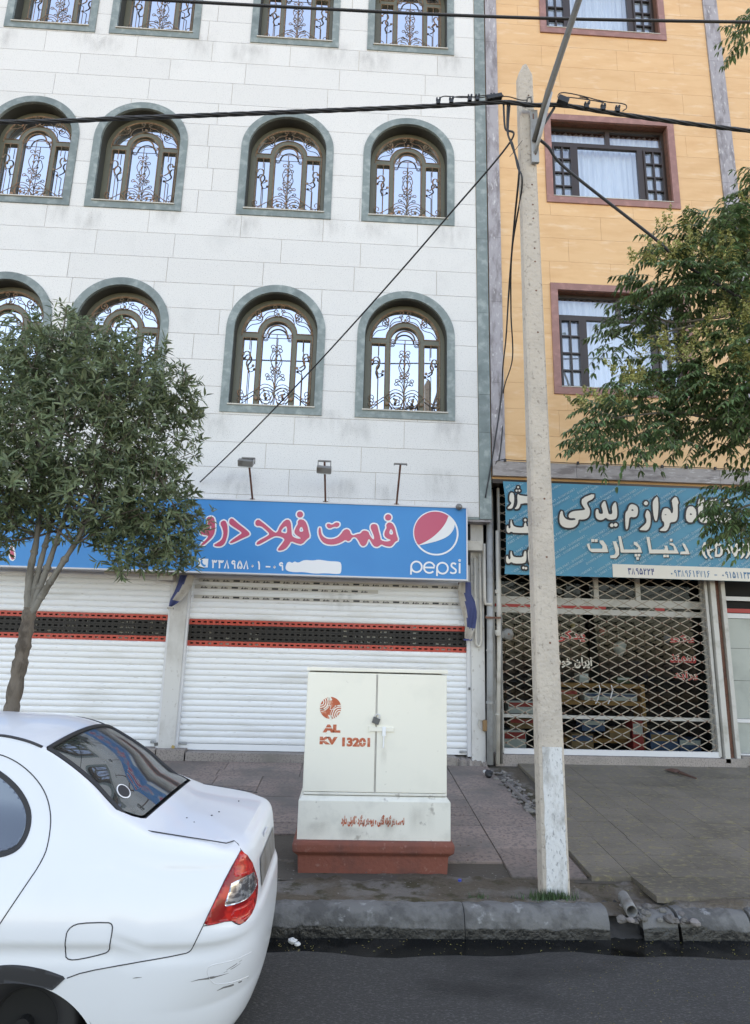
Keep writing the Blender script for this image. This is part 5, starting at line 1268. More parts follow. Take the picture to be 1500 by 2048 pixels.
bund = spline3([(-6, -3.72, 6.12), (-2.319, -3.72, 6.415), (-1.205, -3.72, 6.538), (-.063, -3.72, 6.672), (.872, -3.72, 6.784), (1.683, -3.72, 6.885), (2.313, -3.72, 6.975), (2.64, -3.70, 6.985), (2.925, -3.72, 6.985), (3.292, -3.72, 6.945), (3.783, -3.72, 6.895), (4.773, -3.72, 6.82), (8, -3.72, 6.62)], 14)
bc = empty('power_cable', (2.64, -3.7, 6.98), 'thick twisted black bundled cable crossing the facade at the pole', 'cable')
for s in range(4):
    mb = MB(); pts = []
    acc = 0
    for i, p in enumerate(bund):
        if i: acc += (bund[i] - bund[i - 1]).length
        a = acc * 9 + s * math.pi / 2; pts.append(p + Vector((0, math.cos(a) * .011, math.sin(a) * .011)))
    mb.tube(pts, .0105, 6); mb.build('strand', MT['cable'], bc, smooth=True)
for x, z in ((1.716, 6.897), (1.842, 6.918), (2.021, 6.955), (2.094, 6.965), (2.24, 6.985), (3.165, 6.955), (3.327, 6.945), (3.47, 6.935)):
    mb = MB(); mb.box(x - .018, x + .018, -3.755, -3.71, z - .01, z + .035); mb.box(x - .022, x - .008, -3.76, -3.73, z + .03, z + .05); mb.box(x + .006, x + .022, -3.76, -3.73, z + .03, z + .055); mb.build('clip', MT['cable'], bc)
mb = MB(); mb.obox((2.26, -3.74, 7.005), (.075, 0, .022), (0, .025, 0), (-.006, 0, .022)); mb.build('connector', MT['cable'], bc, bevel=.008)
mb = MB(); mb.obox((2.93, -3.75, 7.005), (.05, 0, -.02), (0, .03, 0), (.01, 0, .032)); mb.build('connector', MT['cable'], bc, bevel=.008)
for pts in ([(2.90, 7.0), (2.88, 7.08), (2.93, 7.12), (3.12, 7.09), (3.35, 7.03), (3.55, 7.03), (3.57, 6.98), (3.52, 6.94)], [(2.94, 7.03), (2.93, 7.06), (3.05, 7.06), (3.25, 7.04), (3.36, 7.02), (3.35, 6.96)], [(3.10, 7.075), (3.2, 7.06), (3.2, 7.0), (3.17, 6.97)], [(1.716, 6.92), (1.74, 6.975), (1.80, 6.99), (1.95, 6.975), (2.2, 7.03), (2.32, 7.06), (2.35, 7.03)], [(1.842, 6.94), (1.86, 6.985), (2.0, 7.0), (2.12, 6.985), (2.25, 7.035)], [(2.32, 7.02), (2.40, 7.03), (2.52, 6.99), (2.58, 7.0)]):
    mb = MB(); mb.tube([(x, -3.74, z) for x, z in smooth_line(pts, 2)], .005, 5); mb.build('tail_wire', MT['cable'], bc)
def cable(name, pts, r, label, cat='cable', n=8):
    mb = MB(); mb.tube(spline3(pts, 12), r, 6); return tag(mb.build(name, MT['cable'], smooth=True), label, cat)
cable('overhead_wire', [(-6, -3.7, 7.88), (-.15, -3.7, 7.968), (2.33, -3.7, 8.028), (4.92, -3.7, 8.175), (9, -3.7, 8.45)], .015, 'single black overhead wire crossing the very top of the picture')
cable('service_cable', [(2.36, -3.70, 6.97), (2.375, -3.68, 6.72), (2.425, -3.66, 6.58)] + [(2.425 - 3.555 * t, -3.66 + 3.63 * t, 6.58 - 2.55 * t - .55 * t * (1 - t)) for t in (.15, .3, .5, .7, .85, 1.0)], .010, 'thin black cable running down across the facade from the pole to the blue sign')
cable('service_cable', [(2.40, -3.70, 6.97), (2.395, -3.69, 6.68), (2.43, -3.68, 6.55), (2.50, -3.66, 6.33), (2.50, -3.66, 6.18), (2.55, -3.3, 5.98), (2.70, -2.5, 5.78), (3.02, -1.1, 5.9), (3.2, -.2, 5.9), (3.21, -.035, 5.5), (3.08, -.035, 4.67), (2.95, -.035, 3.95)], .010, 'slack black cable hanging from the pole along the joint of the two buildings')
cable('service_cable', [(2.42, -3.70, 6.97), (2.40, -3.69, 6.65), (2.445, -3.68, 6.54), (2.49, -3.67, 6.30), (2.53, -3.66, 6.1), (2.60, -3.0, 5.85), (2.85, -2.0, 5.75), (3.1, -1.1, 5.6), (3.245, -.04, 5.6), (3.21, -.035, 4.9), (3.13, -.04, 4.35)], .009, 'second slack black cable beside the first on the grey marble strip')
cable('service_cable', [(2.86, -3.70, 6.97), (2.76, -3.69, 6.79), (2.685, -3.68, 6.655), (2.80, -3.66, 6.55), (3.0, -3.6, 6.36), (3.84, -3.55, 5.69), (4.157, -3.5, 5.45), (5.2, -3.4, 4.9)], .014, 'black cable running from the pole down into the blossoming tree')
cable('thin_wire', [(2.55, -3.65, 6.62), (2.47, -3.6, 6.52), (2.42, -3.66, 6.42)], .003, 'hair thin wire beside the pole under the cable bundle', 'wire')
# ------------------------------------------------------------------ small things on the ground
t = empty('drain_outlet', (3.09, -3.86, -.05), 'grey plastic drain pipe end poking out of the broken kerb', 'pipe')
b = MB(); N_ = 14; ax = [(3.135, -3.66, .012), (3.115, -3.78, .002), (3.10, -3.875, -.010)]
for (x, y, z), r in zip(ax + ax[::-1], (.042, .043, .043, .036, .036, .036)):
    for k in range(N_):
        a = 2 * math.pi * k / N_; b.v.append((x + r * math.cos(a), y + (.035 * math.sin(a) if r and y < -3.9 else 0), z + r * math.sin(a)))
for i in range(5):
    for k in range(N_): b.f.append((N_ * i + k, N_ * i + (k + 1) % N_, N_ * i + N_ + (k + 1) % N_, N_ * i + N_ + k)); b.mi.append(0)
b.build('tube', MT['steel'], t, smooth=True)
b = MB(); b.fan([(3.115 + .036 * math.cos(a), -3.74, .008 + .036 * math.sin(a)) for a in np.linspace(0, 6.0, 12)]); b.build('inside', MT['dark'], t)
def lump(mb, c, r, sq=.6, n=7):
    base = len(mb.v); rows = 4
    for i in range(rows):
        ph = math.pi * (i + .5) / rows
        for k in range(n):
            a = 2 * math.pi * k / n; rr = r * rng.uniform(.75, 1.15)
            mb.v.append((c[0] + rr * math.sin(ph) * math.cos(a), c[1] + rr * math.sin(ph) * math.sin(a), c[2] + rr * sq * math.cos(ph)))
    for i in range(rows - 1):
        for k in range(n):
            mb.f.append((base + i * n + k, base + (i + 1) * n + k, base + (i + 1) * n + (k + 1) % n, base + i * n + (k + 1) % n)); mb.mi.append(mb.k)
    mb.f.append(tuple(base + k for k in range(n))); mb.mi.append(mb.k); mb.f.append(tuple(base + (rows - 1) * n + k for k in reversed(range(n)))); mb.mi.append(mb.k)
b = MB()
for i in range(150):
    f = rng.uniform(0, 1) ** .8; y = -.1 - 1.6 * f; x = 3.0 + .05 * f + rng.normal(0, .05) + .08 * (1 - f)
    lump(b, (x, y, ground_z(y) + .005), rng.uniform(.010, .045), .45)
for i in range(26):
    lump(b, (rng.uniform(3.0, 3.55), rng.uniform(-3.95, -3.72), -.02 - rng.uniform(0, .05)), rng.uniform(.012, .05), .6)
kind(tag(b.build('rubble', MT['rubble']), 'broken concrete rubble in the trench between the two pavements', 'rubble'), 'stuff')
b = MB(); b.quad((2.97, -3.2, ground_z(-3.2) - .008), (3.06, -3.2, ground_z(-3.2) - .008), (3.40, .1, ground_z(.1) - .012), (2.94, .1, ground_z(.1) - .012)); kind(b.build('ground_trench', MT['soil']), 'structure')
t = empty('plastic_scrap', (2.86, -.40, .25), 'crumpled black and white plastic scrap by the wall end of the trench', 'litter')
b = MB(); lump(b, (2.86, -.42, .285), .06, .8); b.build('black_film', MT['black'], t); b = MB(); lump(b, (2.83, -.36, .295), .03, .7); b.build('white_film', MT['plasticwhite'], t)
b = MB(); b.tube([(3.02, -.7, .23), (3.04, -1.1, .195), (3.07, -1.5, .16)], [.02, .022, .018], 6); tag(b.build('pipe_stub', MT['rubble']), 'short length of grey pipe lying in the rubble trench', 'pipe')
t = empty('rusty_trowel', (5.37, -.2, .26), 'brown leaf shaped trowel lying on the grey tiles', 'tool')
b = MB()
pz = ground_z(-.2) + .03
b.v += [(5.30, -.05, pz + .02), (5.38, -.01, pz + .03), (5.45, -.12, pz + .045), (5.44, -.22, pz + .03), (5.36, -.22, pz + .015), (5.36, -.14, pz + .055)]
for k in range(5): b.f.append((k, (k + 1) % 5, 5)); b.mi.append(0)
b.build('blade', MT['brownrag'], t); b = MB(); b.tube([(5.42, -.2, pz + .02), (5.46, -.36, pz + .005), (5.48, -.50, pz - .002)], [.022, .016, .010], 7); b.build('handle', MT['brownrag'], t)
b = MB(); b.tube([(1.97, -3.32, -.006), (1.97, -3.32, .008)], .014, 12); tag(b.build('bottle_cap', MT['capblue']), 'small blue bottle cap on the dirt between the cabinet and the pole', 'bottle cap')
t = empty('paper_scrap', (.72, -4.0, -.17), 'crumpled white plastic scrap in the wet gutter by the car', 'litter'); b = MB(); lump(b, (.72, -4.0, -.16), .035, .5); lump(b, (.755, -4.03, -.165), .022, .6); b.build('scrap', MT['plasticwhite'], t)
def bits(name, n, xr, yr, zf, r, m, label, sx=2.2):
    mb = MB()
    for i in range(n):
        x, y = rng.uniform(*xr), rng.uniform(*yr); z = zf(y) + .004; a = rng.uniform(0, 6.3); l = r * rng.uniform(.5, 1.3); w = l / sx
        c, s = math.cos(a), math.sin(a)
        mb.v += [(x - l * c, y - l * s, z), (x + w * s, y - w * c, z + .003), (x + l * c, y + l * s, z + .001), (x - w * s, y + w * c, z + .003)]
        k = len(mb.v); mb.f.append((k - 4, k - 3, k - 2, k - 1)); mb.mi.append(0)
    return kind(tag(mb.build(name, m), label, 'litter'), 'stuff')
bits('leaf_litter', 330, (-.5, 5.5), (-4.14, -3.92), lambda y: -.184, .0075, MT['litter'], 'yellow specks of blossom floating in the gutter')
bits('leaf_litter', 1100, (2.3, 6.5), (-5.4, -4.17), lambda y: ROAD_Z, .0052, MT['litter'], 'yellow green blossom specks scattered on the asphalt')
bits('leaf_litter', 1500, (3.0, 6.3), (-3.7, -1.2), lambda y: ground_z(y) + .024, .0065, MT['litter'], 'yellow blossom specks on the grey pavement tiles')
bits('leaf_litter', 120, (.3, 3.0), (-3.72, -3.1), lambda y: .004, .010, MT['rubble'], 'pale specks of litter on the dirt behind the kerb', 1.4)
bits('leaf_litter', 60, (1.9, 2.95), (-3.0, -1.0), lambda y: ground_z(y), .014, MT['brownrag'], 'dry brown leaves on the granite paving', 1.8)
# weeds at the foot of the pole
b = MB()
for i in range(420):
    cx = rng.choice([2.60, 2.50, 2.42, 2.70, 2.05], p=[.42, .2, .1, .18, .10]); x = cx + rng.normal(0, .05); y = -3.68 + rng.normal(0, .025); h = rng.uniform(.015, .075) * (1 if cx > 2.1 else .5); a = rng.uniform(0, 6.3); w = .004; l = rng.uniform(0, .04)
    b.v += [(x - w * math.sin(a), y + w * math.cos(a), -.005), (x + w * math.sin(a), y - w * math.cos(a), -.005), (x + l * math.cos(a), y + l * math.sin(a), h)]
    k = len(b.v); b.f.append((k - 3, k - 2, k - 1)); b.mi.append(0)
kind(tag(b.build('weeds', MT['weed']), 'tuft of green weeds at the foot of the pole', 'weeds'), 'stuff')
# ------------------------------------------------------------------ trees
def leaf_mesh(name, P, D, U, L, W, m, curl=.12):
    """P base points, D directions, U up normals, L lengths, W widths -> folded lance shaped leaflets"""
    P = np.asarray(P); D = np.asarray(D); U = np.asarray(U); n = len(P)
    D /= np.linalg.norm(D, axis=1)[:, None]; S = np.cross(D, U); S /= np.linalg.norm(S, axis=1)[:, None] + 1e-9; U = np.cross(S, D)
    L = np.asarray(L)[:, None]; W = np.asarray(W)[:, None]
    v = np.zeros((n, 6, 3))
    v[:, 0] = P
    v[:, 1] = P + D * L * .30 + S * W * .46 + U * W * .14
    v[:, 2] = P + D * L * .66 + S * W * .36 + U * (W * .10 - L * curl * .35)
    v[:, 3] = P + D * L - U * L * curl
    v[:, 4] = P + D * L * .66 - S * W * .36 + U * (W * .10 - L * curl * .35)
    v[:, 5] = P + D * L * .30 - S * W * .46 + U * W * .14
    base = (np.arange(n) * 6)[:, None]
    f = np.concatenate([base + np.array([[0, 3, 2, 1]]), base + np.array([[0, 5, 4, 3]])], 0)
    me = bpy.data.meshes.new(name)
    me.vertices.add(n * 6); me.vertices.foreach_set('co', v.reshape(-1))
    me.loops.add(f.size); me.loops.foreach_set('vertex_index', f.reshape(-1).astype(np.int32))
    me.polygons.add(len(f)); me.polygons.foreach_set('loop_start', np.arange(0, f.size, 4, dtype=np.int32)); me.polygons.foreach_set('loop_total', np.full(len(f), 4, dtype=np.int32))
    me.update(); me.validate(); me.materials.append(m); return me
def unit(v): v = np.asarray(v, float); return v / (np.linalg.norm(v) + 1e-9)
# --- small ash by the shutters
ash = empty('ash_tree', (-1.73, -3.2, 0), 'small bushy ash tree with several grey limbs in front of the roller shutter', 'tree')
b = MB()
tr = spline3([(-1.72, -3.2, -.05), (-1.745, -3.2, .5), (-1.735, -3.2, 1.0), (-1.725, -3.2, 1.30), (-1.71, -3.2, 1.62), (-1.70, -3.2, 1.85), (-1.695, -3.2, 2.04)], 8)
b.tube(tr, [.066 * (1 - .22 * i / len(tr)) * (1 + .10 * math.sin(i * 1.3) + .07 * math.sin(i * 2.9)) for i in range(len(tr))], 12)
b.build('trunk', MT['bark'], ash, smooth=True)
limbs = [[(-1.705, -3.2, 1.98), (-1.735, -3.21, 2.32), (-1.715, -3.22, 2.65), (-1.74, -3.25, 3.2), (-1.85, -3.3, 3.9)],
         [(-1.70, -3.2, 2.0), (-1.675, -3.19, 2.35), (-1.635, -3.18, 2.72), (-1.62, -3.15, 3.1), (-1.5, -3.1, 4.1)],
         [(-1.69, -3.2, 1.99), (-1.60, -3.2, 2.38), (-1.52, -3.22, 2.74), (-1.46, -3.2, 3.1), (-1.2, -3.25, 3.9)],
         [(-1.685, -3.21, 1.97), (-1.54, -3.24, 2.25), (-1.37, -3.26, 2.58), (-1.17, -3.3, 2.93), (-.75, -3.3, 3.3)]]
for k, l in enumerate(limbs):
    p = spline3(l, 8); mb = MB(); mb.tube(p, [(.036, .030, .030, .032)[k] * (1 - .72 * i / len(p)) * (1 + .10 * math.sin(i * 1.9 + k)) for i in range(len(p))], 8)
    for q in (5, 8, 13): lump(mb, tuple(p[q]), .036, 1.0)
    mb.build('limb', MT['barkpale'], ash, smooth=True)
lumps = [(-1.62, -3.25, 4.22, .62), (-2.15, -3.2, 4.0, .62), (-1.05, -3.25, 4.02, .52), (-.88, -3.2, 3.55, .50), (-1.5, -3.35, 3.55, .75), (-2.2, -3.3, 3.25, .75), (-.78, -3.3, 3.05, .48), (-.68, -3.25, 2.78, .40), (-1.15, -3.4, 3.0, .50), (-1.9, -3.4, 2.98, .42), (-2.5, -3.2, 2.85, .5), (-1.35, -3.1, 4.45, .32), (-1.95, -3.1, 4.40, .36), (-.9, -3.3, 2.56, .26), (-.52, -3.2, 2.55, .22), (-2.9, -3.2, 3.6, .6), (-.58, -3.2, 3.9, .20), (-.72, -3.2, 4.12, .24)]
tw = MB(); P, D, U, Ls, Ws = [], [], [], [], []
for (cx, cy, cz, r) in lumps:
    n = int(305 * (r / .5) ** 2)
    for _ in range(n):
        d = unit(rng.normal(size=3)); rr = r * rng.uniform(.3, 1.0) ** .6 * (1 + .22 * math.sin(d[0] * 6 + cz * 9) * math.cos(d[2] * 5 + cx * 5)) * (1 + .10 * abs(rng.normal()) * (rng.random() < .25))
        c = np.array([cx, cy, cz]) + d * rr * np.array([1, .95, .92])
        ax = unit(d * .9 + np.array([0, 0, .55]) + rng.normal(size=3) * .35)
        if rng.random() < .16: tw.tube([tuple(c - ax * .16), tuple(c - ax * .05), tuple(c + ax * .02)], [.004, .003, .002], 4, cap=False)
        k = int(rng.integers(5, 8)); sz = rng.uniform(.048, .105)
        ref = unit(np.cross(ax, rng.normal(size=3)))
        ref2 = np.cross(ax, ref)
        for j in range(k):
            a = 2 * math.pi * j / k + rng.normal(0, .25); side = ref * math.cos(a) + ref2 * math.sin(a)
            dr = unit(ax * rng.uniform(.35, 1.1) + side * .9 - np.array([0, 0, rng.uniform(.0, .45)]))
            P.append(c + ax * rng.uniform(-.03, .03)); D.append(dr); U.append(unit(ax + rng.normal(size=3) * .4)); Ls.append(sz * rng.uniform(.75, 1.25)); Ws.append(sz * rng.uniform(.20, .32))
link('crown', leaf_mesh('crown', P, D, U, Ls, Ws, MT['leaf']), ash).location = -ash.location
for _ in range(46):
    cx, cy, cz, r = lumps[int(rng.integers(0, len(lumps)))]; l = limbs[int(rng.integers(0, 4))]; s = np.array(l[int(rng.integers(2, 5))]); e = np.array([cx, cy, cz]) + unit(rng.normal(size=3)) * r * .7
    m_ = (s + e) / 2 + rng.normal(size=3) * .06; tw.tube([tuple(p) for p in spline3([tuple(s), tuple(m_), tuple(e)], 5)], [.011 - .0008 * q for q in range(11)], 5, cap=False)
kind(tw.build('twig', MT['bark'], ash), 'stuff')
# --- tree by the shop, its trunk outside the picture
tree = empty('flowering_tree', (6.05, -3.05, 0), 'leafy tree with drooping pinnate leaves and yellow green blossom in front of the orange building', 'tree')
b = MB(); p = spline3([(6.05, -3.05, -.1), (6.0, -3.05, 1.4), (5.9, -3.05, 2.8), (5.75, -3.05, 4.2), (5.6, -3.05, 5.6), (5.55, -3.0, 7.2)], 8); b.tube(p, [.12 * (1 - .6 * i / len(p)) for i in range(len(p))], 12); b.build('trunk', MT['bark'], tree, smooth=True)
blobs = [(4.91, -3.26, 6.18, .39), (4.4, -3.37, 5.84, .36), (4.23, -3.13, 5.94, .23), (3.93, -3.33, 5.39, .3), (4.34, -3.4, 5.32, .4), (4.94, -3.13, 5.58, .5), (3.89, -2.72, 5.27, .24), (3.64, -2.81, 4.92, .16), (4.11, -2.84, 5.24, .27), (4.71, -3.27, 4.76, .41), (4.12, -3.02, 4.56, .34), (3.6, -3.23, 4.21, .24), (4.4, -3.31, 4.36, .41), (4.69, -3.37, 4.2, .39), (3.32, -3.28, 3.92, .25), (4.04, -2.71, 4.22, .34), (4.52, -2.79, 4.11, .38), (4.98, -2.8, 4.06, .33), (3.35, -2.81, 3.89, .14), (3.87, -3.3, 3.74, .18), (3.53, -3.2, 3.71, .15), (4.71, -2.95, 3.23, .24), (4.92, -2.86, 3.05, .23), (4.7, -2.77, 3.07, .14), (5.04, -2.75, 3.5, .18), (5.17, -3.38, 8.48, .2), (5.53, -2.97, 6.07, .61), (5.58, -2.91, 5.22, .65), (5.32, -3.05, 4.31, .61), (5.18, -3.31, 3.45, .45), (5.54, -3.07, 6.73, .49)]
for l in ([(5.68, -3.05, 4.9), (5.02, -3.1, 5.20), (4.65, -3.1, 5.15), (4.18, -3.1, 5.08), (3.8, -3.1, 5.25)], [(5.70, -3.05, 4.6), (5.0, -3.1, 5.10), (4.4, -3.15, 5.02), (3.95, -3.1, 4.9)], [(5.78, -3.05, 3.9), (4.89, -3.1, 3.98), (4.49, -3.1, 4.06), (4.1, -3.1, 4.10), (3.5, -3.15, 4.0)], [(5.62, -3.05, 5.4), (5.1, -3.2, 5.8), (4.6, -3.3, 5.9), (4.2, -3.2, 5.95)], [(5.85, -3.05, 3.2), (5.2, -3.0, 3.3), (4.8, -2.9, 3.2)], [(5.6, -3.0, 6.9), (5.35, -3.2, 8.0), (5.2, -3.38, 8.5)]):
    p = spline3(l, 8); mb = MB(); mb.tube(p, [.026 * (1 - .75 * i / len(p)) for i in range(len(p))], 7); mb.build('branch', MT['barkpale'], tree, smooth=True)
P, D, U, Ls, Ws = [], [], [], [], []; st = MB(); FP, FD, FU, FL, FW = [], [], [], [], []
for bi, (cx, cy, cz, r) in enumerate(blobs):
    n = int(50 * (r / .35) ** 2) + 6
    for _ in range(n):
        d = unit(rng.normal(size=3) * np.array([1, 1, .8])); c = np.array([cx + .05, cy, cz + .02]) + d * r * .84 * rng.uniform(.1, 1.0) ** .6
        out = unit(np.array([d[0] - .45, d[1] - .15, d[2] * .25 + .05]) + rng.normal(size=3) * .3); Lr = rng.uniform(.17, .31); k = int(rng.integers(4, 7))
        pts = []
        for q in range(k + 1):
            t = q / k; pts.append(c + out * Lr * t + np.array([0, 0, -.32 * Lr * t * t]))
        side = unit(np.cross(out, (0, 0, 1))); st.tube([tuple(pts[0]), tuple(pts[k // 2]), tuple(pts[-1])], .0022, 3, cap=False)
        for q in range(1, k + 1):
            for s in (-1, 1):
                sz = .096 * rng.uniform(.75, 1.25) * (1 - .25 * q / k)
                P.append(pts[q]); D.append(unit(side * s * .9 + out * .45 + np.array([0, 0, -.55 - rng.uniform(0, .35)]))); U.append(unit(np.array([0, 0, 1.]) + side * s * .3 + rng.normal(size=3) * .2)); Ls.append(sz); Ws.append(sz * .36)
        P.append(pts[-1]); D.append(unit(out + np.array([0, 0, -.7]))); U.append(np.array([0, 0, 1.])); Ls.append(.08); Ws.append(.026)
    if bi in (2, 3, 4, 5, 8, 9, 10, 12, 11, 15, 16, 13, 14, 26, 28):
        for _ in range(int(13 * (r / .3) ** 2) + 4):
            d = unit(rng.normal(size=3)); d[2] = abs(d[2]) * .9 + .1; d[1] = -abs(d[1]); c = np.array([cx, cy, cz]) + d * r * rng.uniform(.6, 1.05)
            h = rng.uniform(.10, .19); ax = unit(np.array([d[0] * .5 - .2, d[1] * .4, .75]) + rng.normal(size=3) * .2)
            for q in range(60):
                t = rng.uniform(0, 1); rad = .052 * (1 - t) + .008
                FP.append(c + ax * h * t + unit(rng.normal(size=3)) * rad * rng.uniform(.3, 1)); FD.append(unit(rng.normal(size=3))); FU.append(unit(rng.normal(size=3))); FL.append(rng.uniform(.015, .028)); FW.append(.017)
link('crown', leaf_mesh('crown', P, D, U, Ls, Ws, MT['leafdark'], .2), tree).location = -tree.location
link('blossom', leaf_mesh('blossom', FP, FD, FU, FL, FW, MT['bloom']), tree).location = -tree.location
kind(st.build('leaf_stalk', MT['barkpale'], tree), 'stuff')
# ------------------------------------------------------------------ parked white saloon (its nose points left, out of the picture)
CAR_Y = -4.92
def lerp_curve(pts, q):
    # smooth (finite difference Hermite) interpolation through control points
    if q <= pts[0][0]: return pts[0][1]
    if q >= pts[-1][0]: return pts[-1][1]
    for i in range(len(pts) - 1):
        if q <= pts[i + 1][0]:
            break
    x0, y0 = pts[i]; x1, y1 = pts[i + 1]
    d = (y1 - y0) / (x1 - x0)
    def tang(j):
        if j <= 0 or j >= len(pts) - 1: return d
        a = (pts[j][1] - pts[j - 1][1]) / (pts[j][0] - pts[j - 1][0])
        b = (pts[j + 1][1] - pts[j][1]) / (pts[j + 1][0] - pts[j][0])
        return 0.0 if a * b <= 0 else 2 * a * b / (a + b)
    h = x1 - x0; t = (q - x0) / h
    return ((2*t**3 - 3*t*t + 1) * y0 + (t**3 - 2*t*t + t) * h * tang(i)
            + (-2*t**3 + 3*t*t) * y1 + (t**3 - t*t) * h * tang(i + 1))
SIDE_W = [(-.10, .59), (-.03, .635), (.1, .672), (.25, .692), (.38, .699), (.435, .6915), (.455, .695), (.478, .7065), (.52, .704), (.60, .690), (.68, .668), (.75, .640)]
TOP_Z = [(-3.45, .50), (-3.2, .66), (-2.6, .80), (-2.35, .87), (-1.75, 1.24), (-1.2, 1.305), (-.70, 1.29), (-.59, 1.272), (-.48, 1.235),
         (-.355, 1.17), (-.215, 1.08), (-.11, .995), (.0, .918), (.06, .895), (.15, .882), (.3, .862), (.45, .842), (.53, .83)]
TOP_W = [(-2.4, .55), (-1.75, .46), (-.48, .447), (-.2, .475), (.02, .52), (.10, .55), (.6, .55)]
REAR_X = [(-.10, .49), (-.05, .53), (.05, .60), (.2, .645), (.35, .655), (.5, .645), (.55, .625), (.62, .615), (.7, .605), (.78, .59), (.81, .57), (.83, .53)]
def side_w(z, zt, wt):
    if z <= .75: return lerp_curve(SIDE_W, z)
    p = min(1.0, (z - .75) / max(zt - .75, 1e-3))
    ell = wt + (.640 - wt) * max(0.0, 1 - p * p) ** .5
    s = min(1.0, p / .5); s = s * s * (3 - 2 * s)
    tall = .640 + (wt - .640) * (.22 * s + .78 * p)
    k = min(1.0, max(0.0, (zt - .75 - .05) / .50)); k = k * k * (3 - 2 * k)
    return ell * (1 - k) + tall * k
def plan_n(z): return 3.0 + 3.0 * min(1.0, max(0.0, (z - .2) / .6))
def side_y(x, z):
    # half width of the body at (x, z), rounded into the tail and the nose
    zt = lerp_curve(TOP_Z, x); wt = lerp_curve(TOP_W, x)
    w = side_w(min(z, zt), zt, wt)
    xr = lerp_curve(REAR_X, z); x0 = xr - .6
    if x > x0:
        q = min(1.0, (x - x0) / .6); n = plan_n(z)
        w *= max(0.0, 1 - q ** n) ** (1 / n)
    return w

car = empty('parked_car', (-1.5, CAR_Y, ROAD_Z), 'white saloon car parked at the kerb with a scraped rear bumper', 'car')
def clip_mesh(V, F, val, keep_neg=True, uv=None):
    """keep the part of a mesh where the vertex value is negative (or positive); faces are cut along the zero line"""
    nv = []; nf = []; cache = {}
    def vert(key, co):
        if key not in cache: cache[key] = len(nv); nv.append(co)
        return cache[key]
    s = 1 if keep_neg else -1
    for f in F:
        vs = [s * val[i] for i in f]
        if all(x > 0 for x in vs): continue
        if all(x <= 0 for x in vs): nf.append(tuple(vert(i, V[i]) for i in f)); continue
        poly = []
        for k in range(len(f)):
            i, j = f[k], f[(k + 1) % len(f)]; a, c = vs[k], vs[(k + 1) % len(f)]
            if a <= 0: poly.append(vert(i, V[i]))
            if (a <= 0) != (c <= 0):
                t = a / (a - c); key = (min(i, j), max(i, j)); A, B = V[i], V[j]
                poly.append(vert(key, tuple(A[q] + (B[q] - A[q]) * t for q in range(3))))
        if len(poly) > 2: nf.append(tuple(poly))
    return nv, nf
def poly_sd(p, poly):
    """signed distance to a polygon in 2D, negative inside"""
    d = 1e9; ins = False; n = len(poly); x, y = p
    for i in range(n):
        x0, y0 = poly[i]; x1, y1 = poly[(i + 1) % n]; ex, ey = x1 - x0, y1 - y0
        t = max(0, min(1, ((x - x0) * ex + (y - y0) * ey) / (ex * ex + ey * ey + 1e-12)))
        d = min(d, math.hypot(x - x0 - ex * t, y - y0 - ey * t))
        if (y0 > y) != (y1 > y) and x < x0 + (y - y0) * ex / (ey + 1e-12): ins = not ins
    return -d if ins else d
XF = -3.42
uf = list(np.linspace(0, 1, 90)) ; xs_top = list(np.linspace(XF + .25, -.85, 70)) + list(np.arange(-.84, -.075, .0125))
ths = [90 * i / 46 for i in range(1, 47)]
NR = 84
def column(ci):
    """points of one side column, from the sill to the shoulder; returns rows of (x, half width, z)"""
    rows = []
    if ci < len(xs_top):
        xt = xs_top[ci]; zt = lerp_curve(TOP_Z, xt); wt = lerp_curve(TOP_W, xt)
        for k in range(NR + 1):
            s = k / NR; z = -.09 + (zt + .09) * s
            x0 = lerp_curve(REAR_X, min(z, .83)) - .6; x = XF + .25 + (xt - XF - .25) * (x0 - XF - .25) / (-.07 - XF - .25)
            w = side_w(z, zt, wt)
            if x < XF + .8: q = min(1, (XF + .8 - x) / .8); w *= max(0, 1 - .5 * q ** 3)
            rows.append((x, w, z))
    else:
        th = math.radians(ths[ci - len(xs_top)]); nt_ = plan_n(.83)
        xt = -.07 + .6 * math.sin(th) ** (2 / nt_); zt = lerp_curve(TOP_Z, xt); wt = lerp_curve(TOP_W, xt)
        for k in range(NR + 1):
            s = k / NR; z = -.09 + (zt + .09) * s; n_ = plan_n(z); x0 = lerp_curve(REAR_X, min(z, .83)) - .6
            rows.append((x0 + .6 * math.sin(th) ** (2 / n_), side_w(z, zt, wt) * math.cos(th) ** (2 / n_) if th < 1.5707 else 0.0, z))
    return rows
NC = len(xs_top) + len(ths)
cols = [column(c) for c in range(NC)]
SV = []; SF = []
for rows in cols:
    for x, w, z in rows: SV.append((x, CAR_Y - w, z))
for c in range(NC - 1):
    for k in range(NR):
        a = c * (NR + 1) + k; SF.append((a, a + NR + 1, a + NR + 2, a + 1))
# wheel arches
def arch_val(v): return min(((v[0] + .375) / .385) ** 2 + (v[2] / .325) ** 2 - 1, ((v[0] + 2.62) / .385) ** 2 + (v[2] / .325) ** 2 - 1)
near = clip_mesh(SV, SF, [arch_val(v) for v in SV], False)
